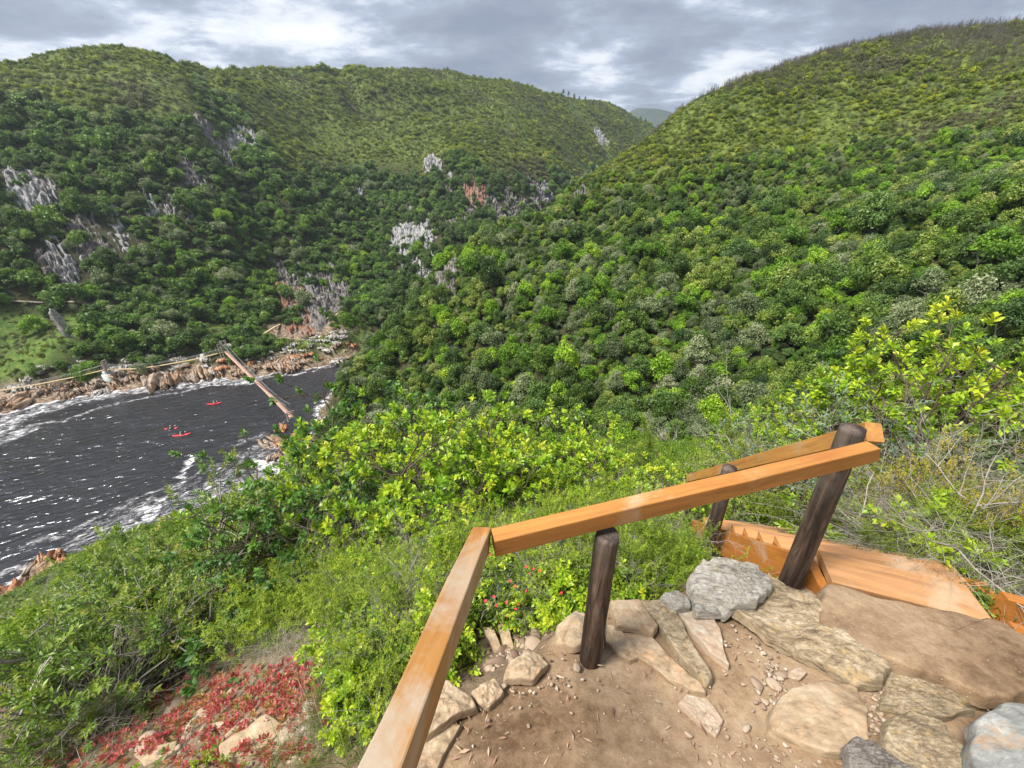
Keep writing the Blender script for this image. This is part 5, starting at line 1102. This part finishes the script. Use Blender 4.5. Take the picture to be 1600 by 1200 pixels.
TUF = {'grass': [tuft_mesh('grass_tuft', 600 + k, 90, .38, .0016, MF['grass'], .7, .6) for k in range(3)],
       'dry': [tuft_mesh('dry_tuft', 610 + k, 90, .55, .0014, MF['dry'], .9, .7) for k in range(3)],
       'sweep': [tuft_mesh('sweeping_stems', 620 + k, 150, .85, .0017, MF['dry'], 1.1, .55, (-.55, -.25), .10, 8) for k in range(2)]}
def place_ray(px, r):
    d = ray(px, 600); a = math.atan2((px - 800) / FPX, math.cos(PITCH)); return math.sin(a) * r, math.cos(a) * r
LBL = {}
rgp = np.random.default_rng(77)
def at_px(px, py, r):
    """horizontal direction of a picture column at the height py, distance r"""
    return at_r(px, py, r)
def shrub(kind, v, px, pytop, r, label, cat='shrub', name=None, group=None, width=1.0, hmin=.3, rz=None, tilt=0):
    p = at_px(px, pytop, r); zg = Hs(p[0], p[1]); top = p[2]; hh = max(top - zg, hmin)
    if px < 600 and pytop > 850 and kind != 'cone': width *= .72
    if kind == 'small': hh = min(hh, .5 if pytop < 1080 else .14)
    if kind == 'gold': hh = min(hh, .95)
    b, l = SHM[kind, v]; hm = (l or b).vertices; 
    key = (kind, v)
    if key not in LBL: co_ = np.empty(len(hm) * 3); hm.foreach_get('co', co_); LBL[key] = float(np.percentile(co_.reshape(-1, 3)[:, 2], 99))
    s_ = hh / LBL[key]; sw = (s_ * width) ** .8 if s_ > 1 else s_ * width
    nm = name or {'lime': 'leafy_shrub', 'glossy': 'glossy_shrub', 'cone': 'conebush', 'olive': 'heath_bush', 'gold': 'heath_bush', 'silver': 'grey_shrub', 'small': 'leafy_shrub', 'twig': 'dead_bush'}[kind]
    o = empty(nm, (p[0], p[1], zg - .04), rgp.uniform(0, 6.28) if rz is None else rz); tag(o, label, cat, group)
    obj('branches', b, o, None, (0, 0, 0), (sw, sw, s_))
    if l: obj('leaves', l, o, None, (0, 0, 0), (sw, sw, s_))
    return o
for a in [
    ('lime',0,705,622,3.3,'tall lime green shrub on a dark stem rising above the others behind the rail corner'), ('lime',1,615,655,3.9,'lime shrub left of the tall one, over the tangle of dead twigs'),
    ('lime',2,800,668,3.6,'round lime green shrub directly right of the tall one'), ('lime',0,885,668,4.0,'yellowish lime shrub above the middle of the rail'), ('lime',1,965,690,4.2,'lime shrub at the right end of the row above the rail'),
    ('glossy',0,585,600,5.6,'dark glossy leaved shrub standing behind the lime row'), ('glossy',1,505,650,4.6,'dark green glossy shrub against the river left of the lime row'), ('lime',2,465,690,5.0,'pale green shrub leaning out over the shore rocks'),
    ('glossy',0,440,735,3.6,'dark leathery sprig shrub reaching out over the river foam'), ('olive',0,1030,700,4.6,'olive yellow bush at the right end of the lime row by the ravine'),
    ('twig',0,615,720,3.1,'big grey tangle of dead twigs among the lime shrubs'), ('twig',1,560,760,3.3,'grey dead bush left of the big tangle'), ('twig',1,690,800,2.5,'dead grey bush close behind the corner of the rails'),
    ('lime',0,640,790,2.6,'lime shrub just behind the upper end of the long rail'), ('lime',1,565,850,2.7,'yellow tipped lime shrub left of the long rail, halfway up'), ('lime',2,480,880,3.1,'spreading lime shrub in the middle of the slope left of the rail'),
    ('lime',0,410,905,3.6,'lime shrub farther down the slope left of the rail'), ('small',0,640,905,1.9,'small lime plant growing beside the long rail'), ('small',1,700,1000,1.55,'small bright leafy plant between the rail and the edging stones'),
    ('small',0,590,985,1.75,'small leafy plant left of the long rail among grasses'), ('lime',1,345,935,4.1,'olive lime shrub near the dark conebushes'),
    ('lime',1,330,880,4.6,'lime bush on the slope between the conebushes and the olive bushes'),
    ('lime',2,400,850,4.8,'lime bush above the others halfway between rail and river'),
    ('lime',0,500,830,3.6,'lime bush under the dark leaved one left of the rail'),
    ('lime',1,600,905,2.4,'lime bush low against the long rail'),
    ('lime',2,300,945,4.3,'lime bush just above the dead brush'),
    ('lime',2,690,835,2.0,'lime shrub tight behind the upper end of the weathered rail'),('lime',0,560,905,2.3,'small lime shrub beside the middle of the weathered rail'),
    ('lime',1,780,715,2.7,'lime shrub just behind the upper rail near its left end'),('lime',0,905,735,3.0,'lime shrub just above the middle post'),('lime',2,985,745,3.3,'lime shrub just above the right half of the rail'),
    ('lime',0,520,655,5.2,'lime shrub standing left of the lime row against the river bend'),('twig',1,500,800,3.6,'bare grey twiggy bush on the slope left of the lime row'),
    ('twig',1,1590,700,3.2,'pale bare brush at the right edge under the golden bush'),('twig',0,1455,745,3.6,'bare grey brush right of the twiggy bush behind the tall post'),
    ('cone',0,120,868,3.9,'dark green conebush at the left against the river'), ('cone',1,205,865,4.6,'dark green conebush behind the left one'), ('cone',2,40,925,4.2,'conebush at the far left edge over the foaming shore'),
    ('cone',0,270,905,4.2,'conebush in the middle left with dense whorled leaves'), ('cone',1,170,930,3.7,'large conebush in front with pale bare stems'), ('cone',2,90,965,3.6,'low conebush beneath the left one on pale stems'),
    ('olive',1,330,840,6.0,'olive bush on the slope above the conebushes'), ('glossy',1,430,790,5.2,'dark glossy bush in the middle of the near slope'), ('glossy',0,520,770,4.0,'dark leaved bush under the grey twigs'),
    ('twig',0,350,975,3.6,'dead grey brush fallen across the slope above the succulents'), ('twig',1,240,990,3.4,'dead grey brush left of the fallen one'), ('twig',0,40,1020,3.3,'dead grey bush at the left edge of the picture'),
    ('olive',0,395,945,3.7,'olive heath bush above the red succulents'), ('olive',1,475,945,3.4,'fine leaved olive bush left of the grass by the rail'), ('small',1,285,1150,1.75,'small bright leafy plant among the succulents at the bottom left'),
    ('small',0,100,1140,2.2,'small leafy plant at the bottom left corner'),
    ('olive',1,820,880,2.0,'low heath bush with scattered red flowers behind the middle rail'), ('olive',0,770,905,1.9,'low olive bush at the foot of the rail corner'), ('lime',2,740,760,3.0,'lime shrub right above the corner of the rails'),
    ('lime',1,850,745,3.0,'lime shrub just above the middle of the upper rail'), ('lime',0,1020,735,4.6,'lime bush left of the lower stair post'),
    ('lime',1,1585,505,6.0,'bright lime bush at the right edge on the skyline of the near slope'), ('lime',2,1510,545,6.4,'bright lime bush left of the one at the right edge'), ('lime',0,1440,610,6.0,'lime bush behind the grey green shrub at the right'),
    ('lime',1,1370,635,6.5,'lime bush above the joined ends of the rails'), ('silver',0,1435,640,4.3,'grey green rounded shrub right of the tall leaning post'), ('twig',0,1300,650,5.5,'dead grey bush just left of the rail ends'),
    ('twig',1,1550,620,4.6,'grey dead brush at the right edge below the lime bushes'), ('gold',0,1500,695,3.7,'golden heath tuft to the right of the grey green shrub'), ('gold',0,1600,640,3.9,'golden heath bush at the right edge of the picture'),
    ('olive',0,1230,675,5.6,'olive bush behind the stair rail'), ('olive',1,1160,715,5.8,'olive bush beyond the lower posts of the stair'), ('olive',0,1300,790,3.3,'low olive heath beside the stair'),
    ('olive',1,1390,790,3.2,'low green heath right of the tall leaning post'), ('small',1,1345,800,3.1,'small bright green plant by the stair treads'), ('olive',0,1460,830,2.9,'dark green heath bush above the landing board'),
    ('twig',1,1400,720,3.9,'pale twiggy bush behind the tall leaning post'), ('twig',0,1520,780,3.0,'pale bare brush in front of the golden tuft'), ('small',0,1560,760,3.3,'small green sprig among the bare brush at the right'),
    ('lime',0,1250,640,8.0,'lime bush low behind the stair rail near the ravine'), ('lime',2,1165,700,7.0,'bright bush behind the lower end of the stair rail')]:
    shrub(*a)
# grasses
def tuft(kind, v, px, py, s_, label, group, cat='grass tuft', rz=None, nm=None):
    p = cast(px, py, .5, 14, 900); o = obj(nm or ('dry_grass_tuft' if kind != 'grass' else 'grass_tuft'), TUF[kind][v], None, (p[0], p[1], p[2] - .01), (0, 0, rgp.uniform(0, 6.28) if rz is None else rz), (s_,) * 3)
    tag(o, label, cat, group)
for k in range(46):
    tuft('sweep', k % 2, rgp.uniform(1420, 1660), rgp.uniform(740, 925), rgp.uniform(.8, 1.25), 'grey dry grass tuft sweeping left beside the landing board', 'sweeping dry grass at the right', rz=rgp.normal(0, .25))
for k in range(40):
    tuft('grass', k % 3, rgp.uniform(850, 1060), rgp.uniform(855, 920), rgp.uniform(.7, 1.1), 'green grass tuft behind the middle post and flagstones', 'grass tufts behind the middle post')
for k in range(22):
    x_ = rgp.uniform(0, 1); tuft('grass' if k % 4 else 'dry', k % 3, 480 + x_ * 150 + rgp.normal() * 25, 1180 - x_ * 190 + rgp.normal() * 30, rgp.uniform(.5, .85), 'long grass tuft between the weathered rail and the succulents', 'long grass beside the weathered rail')
for k in range(26):
    tuft('dry', k % 3, rgp.uniform(300, 500), rgp.uniform(980, 1045), rgp.uniform(.35, .6), 'dry straw tuft on the bare earth above the red succulents', 'dry tufts above the succulents')
for k in range(14):
    p_ = (rgp.uniform(180, 480), rgp.uniform(1035, 1180)); tuft('grass' if k % 2 else 'dry', k % 3, *p_, rgp.uniform(.3, .5), 'short grass tuft among the red succulents', 'grass tufts among the succulents')
for k in range(26):
    tuft('dry', k % 3, rgp.uniform(0, 200), rgp.uniform(1010, 1200), rgp.uniform(.7, 1.1), 'dry straw coloured grass tuft at the bottom left', 'dry grass at the bottom left')
# mid-distance bushes down the slope
BM = [crown_mesh('bush', 700 + k, MF['slope'], nl=13, per=170, leaf=.045, squash=.62, loose=.25) for k in range(4)] + [crown_mesh('bush_grey', 720, MF['grey'], nl=12, per=150, leaf=.045, squash=.65, loose=.3), crown_mesh('bush_dark', 721, MF['glossy'], nl=13, per=150, leaf=.05, squash=.7, loose=.2), crown_mesh('bush_gold', 722, MF['olive'], nl=11, per=170, leaf=.04, squash=.55, loose=.3)]
a = R_(1) * rgp.uniform(-66, 68, 9000); r = np.sqrt(rgp.uniform(5.2 ** 2, 115 ** 2, 9000)); x_ = np.sin(a) * r; y_ = np.cos(a) * r
extra = rgp.uniform(0, 1, 1100); a2 = R_(1) * rgp.uniform(-66, 68, 1100); r2 = np.exp(math.log(5.0) + extra * math.log(30 / 5.0)); x_ = np.concatenate([x_, np.sin(a2) * r2]); y_ = np.concatenate([y_, np.cos(a2) * r2]); r = np.concatenate([r, r2]); a3 = R_(1) * rgp.uniform(32, 68, 1300); r3 = np.exp(rgp.uniform(math.log(5), math.log(60), 1300)); x_ = np.concatenate([x_, np.sin(a3) * r3]); y_ = np.concatenate([y_, np.cos(a3) * r3]); r = np.concatenate([r, r3])
z_ = H(x_, y_); k = ~beyond_ravine(x_, y_) & (z_ > .7) & ~far_bank(x_, y_); k &= ~((x_ > 1.2) & (x_ < 3.4) & (y_ > 0) & (y_ < 7.5))
x_, y_, z_, r = x_[k], y_[k], z_[k], r[k]; n = len(x_)
sz = rgp.uniform(.5, 1.0, n) * np.interp(r, [5, 12, 30, 90], [.62, .85, 1.35, 2.1])
# keep the view of the ravine trees open: tops stay under the photo's near skyline
hx = np.array([-200,0,140,400,520,560,640,700,800,1000,1080,1200,1300,1400,1500,1600,1800]); hy = np.array([890,860,815,765,680,630,615,612,630,672,688,650,622,585,545,490,440])
pp = project(np.stack([x_, y_, z_ + sz * .95], -1)); k = pp[1] > np.interp(pp[0], hx, hy); x_, y_, z_, r, sz = x_[k], y_[k], z_[k], r[k], sz[k]; n = len(x_)
u = rgp.random(n); stand = fbm(x_ / 9, y_ / 9, 120, 2)
bi = np.where(u + stand * .4 < .10, 4, np.where(u + stand * .5 > .93, 5, np.where(u > .80, 6, rgp.integers(0, 4, n))))
order = np.argsort(-sz / r); ind = order[:280]; rest = order[280:]
first = {}
BL = [('leafy green bush on the near slope running down to the river', 'green bushes on the near slope'), ('pale grey green bush on the near slope running down to the river', 'grey green bushes on the near slope'),
      ('dark glossy bush on the near slope running down to the river', 'dark bushes on the near slope'), ('low olive yellow bush on the near slope running down to the river', 'olive bushes on the near slope')]
for q in ind:
    b_ = int(bi[q]); lb = BL[max(0, b_ - 3)]; s_ = float(sz[q])
    o = obj('bush', BM[b_], None, (x_[q], y_[q], z_[q] - .12 * s_), (rgp.normal() * .1, rgp.normal() * .1, rgp.uniform(0, 6.28)), (s_, s_, s_ * rgp.uniform(.8, 1.15))); tag(o, lb[0], 'bush', lb[1]); first.setdefault(b_, o)
ks = sorted(first); mp = {b_: i_ for i_, b_ in enumerate(ks)}
gn_scatter('slope_bushes', [first[b_] for b_ in ks], np.stack([x_, y_, z_ - .12 * sz], -1)[rest], scl3(sz[rest], .8, 1.15), rots(len(rest), .1), np.array([mp.get(int(b_), 0) for b_ in bi[rest]]),
           label='unbroken bush cover of the near slope down to the shore', cat='bushes', kind='stuff')
# ground filler: low undergrowth over the near slope
def rnd_near(n, r0, r1, a0=-64, a1=66):
    a = R_(1) * rgp.uniform(a0, a1, n); r = np.exp(rgp.uniform(math.log(r0), math.log(r1), n)); x_, y_ = np.sin(a) * r, np.cos(a) * r
    s_, _, _ = poly_dist(x_, y_); k = s_ > .12; k &= ~((x_ > 1.55) & (x_ < 2.95) & (y_ > 1.3) & (y_ < 3.4)); return x_[k], y_[k], r[k]
lowsrc = [o for o in bpy.data.objects if o.name.startswith(('grass_tuft', 'dry_grass_tuft'))][:1]
byname = lambda me: next(o for o in bpy.data.objects if o.data is me)
us = [byname(TUF['grass'][0]), byname(TUF['grass'][1]), byname(TUF['dry'][1]), byname(TUF['dry'][2]), byname(SHM['olive', 0][1]), byname(SHM['small', 0][1]), byname(SHM['olive', 1][1]), byname(SHM['twig', 1][0]), byname(SHM['small', 1][1])] + [first[b_] for b_ in ks]; NB = len(ks)
x_, y_, r_ = rnd_near(5200, 1.2, 16); z_ = H(x_, y_); n = len(x_); pz = project(np.stack([x_, y_, z_], -1))
bare = ((pz[0] > 690) & (pz[0] < 860) & (pz[1] > 960)) | ((pz[0] > 0) & (pz[0] < 560) & (pz[1] > 975 + 30 * np.sin(pz[0] * .02)) & (rgp.random(n) < 2)) | ((pz[0] > 1040) & (pz[0] < 1330) & (pz[1] > 765))
u = rgp.random(n); right = x_ > 1.5
ii = np.where(right, np.select([u < .12, u < .45, u < .72, u < .85, u < .92], [0, 2, 3, 4, 6], 7), np.select([u < .10, u < .16, u < .20, u < .28, u < .38, u < .48, u < .76], [0, 1, 3, 4, 6, 7, 5], 8))
isb = (rgp.random(n) < .42); ii = np.where(isb, 9 + rgp.integers(0, NB, n), ii)
sc_ = rgp.uniform(.35, .8, n) * np.interp(r_, [1, 4, 16], [.75, 1.0, 1.6]); sc_ = np.where(isb, rgp.uniform(.13, .34, n) * np.interp(r_, [1, 4, 16], [.75, 1, 1.8]), sc_); k = ~bare
gn_scatter('undergrowth', us, np.stack([x_, y_, z_ - .02], -1)[k], sc_[k], rots(n, .15)[k], ii[k], label='low tangle of grass, heath and twigs covering the near slope', cat='undergrowth', kind='stuff')
# red succulents
rg3 = np.random.default_rng(88); g_ = Geo()
def rosette(p, s_, tone):
    n = 11; a = np.arange(n) * 2.4 + rg3.uniform(0, 6); el = np.linspace(.25, 1.2, n); D = np.stack([np.cos(a) * np.cos(el), np.sin(a) * np.cos(el), np.sin(el)], -1)
    leaves(g_, rg3, np.repeat(p[None], n, 0) + D * .004, D, s_, s_ * .22, np.clip(tone + rg3.normal(size=n) * .08, 0, 1), .5, -.3)
for cx, cy, sx_, sy_, n in [(400,1085,70,24,230),(300,1130,80,26,210),(200,1160,90,30,170),(60,1150,80,34,150),(470,1080,40,22,90),(200,1110,60,18,60),(395,1180,60,18,60),(30,1090,40,25,50)]:
    for k in range(n):
        a_, b_ = cx + rg3.normal() * sx_, cy + rg3.normal() * sy_
        if not (-60 < a_ < 560 and 1030 < b_ < 1240): continue
        p = cast(a_, b_, .8, 6, 200)
        if math.hypot(p[0], p[1]) > 5.5: continue
        rosette(p + [0, 0, rg3.uniform(.0, .06)], rg3.uniform(.018, .034), rg3.beta(1.4, 2.2) if rg3.random() < .85 else 1.0)
tag(obj('succulents', g_.build('succulents', MF['red'])), 'mat of small red leaved succulents spreading over the stony ground at the bottom left', 'succulents', kind='stuff')
# stones and dirt chips between them
g_ = Geo()
for k in range(700):
    cx, cy, sx_, sy_ = [(330,1150,110,26),(790,1010,35,22),(460,1120,50,24),(1190,800,40,18),(1050,880,25,14)][int(rg3.choice(5, p=[.42,.25,.15,.1,.08]))]
    a_, b_ = cx + rg3.normal() * sx_, cy + rg3.normal() * sy_; p = cast(a_, b_, .7, 12, 300); s_ = rg3.uniform(.006, .022) * (1 + (rg3.random() < .10) * 2.2) * max(1, math.hypot(p[0], p[1]) / 2)
    V_, F_ = rock_shape(rg3, (s_, s_ * rg3.uniform(.5, .9), s_ * .4), 2, 8, .05); add_rot(g_, V_, F_, p + [0, 0, s_ * .1], (rg3.normal() * .3, rg3.normal() * .3, rg3.uniform(0, 6)), rg3.random())
tag(obj('stone_chips', g_.build('stone_chips', bpy.data.materials['pebble_stone'])), 'broken stone chips lying in the dirt beside the rail and stair', 'stone chips', kind='stuff')
# small red flowers on the low bush behind the rail
g_ = Geo(); m, t = mat('red_petals'); t.put(t.out.inputs[0], princ(t, (.75, .03, .06, 1), .5))
for k in range(26):
    p = at(rg3.normal(830, 45), rg3.normal(915, 28), rg3.uniform(1.9, 2.25)); n = 5; a = np.arange(n) * 1.2566 + rg3.uniform(0, 6); D = np.stack([np.cos(a), np.sin(a), np.full(n, .5)], -1)
    leaves(g_, rg3, np.repeat(p[None], n, 0), D, .010, .004, np.full(n, .5))
fl = next(o for o in bpy.data.objects if o.get('label', '').startswith('low heath bush with scattered red flowers'))
fo_ = obj('flowers', g_.build('flowers', m), fl); bpy.context.view_layer.update(); fo_.matrix_parent_inverse = fl.matrix_world.inverted()

# ------------------------------------------------------------------ thin air between here and the far hills
hb = [(-1800, -1500, -12), (1800, 4700, 420)]
Vb = [(x_, y_, z_) for z_ in (hb[0][2], hb[1][2]) for x_, y_ in ((hb[0][0], hb[0][1]), (hb[1][0], hb[0][1]), (hb[1][0], hb[1][1]), (hb[0][0], hb[1][1]))]
Vb[0:0] = []
m = bpy.data.materials.new('haze'); m.use_nodes = True; t = NT(m.node_tree); t.n.clear(); out = t.new('ShaderNodeOutputMaterial')
t.put(out.inputs['Volume'], t.new('ShaderNodeVolumePrincipled', {'Color': (.75, .86, 1, 1), 'Density': .00013, 'Anisotropy': .3}).outputs[0])
tag(obj('haze', mesh('haze', Vb, [(0, 3, 2, 1), (4, 5, 6, 7), (0, 1, 5, 4), (1, 2, 6, 5), (2, 3, 7, 6), (3, 0, 4, 7)], m)), 'thin bluish haze in the air of the gorge', 'haze', kind='stuff')
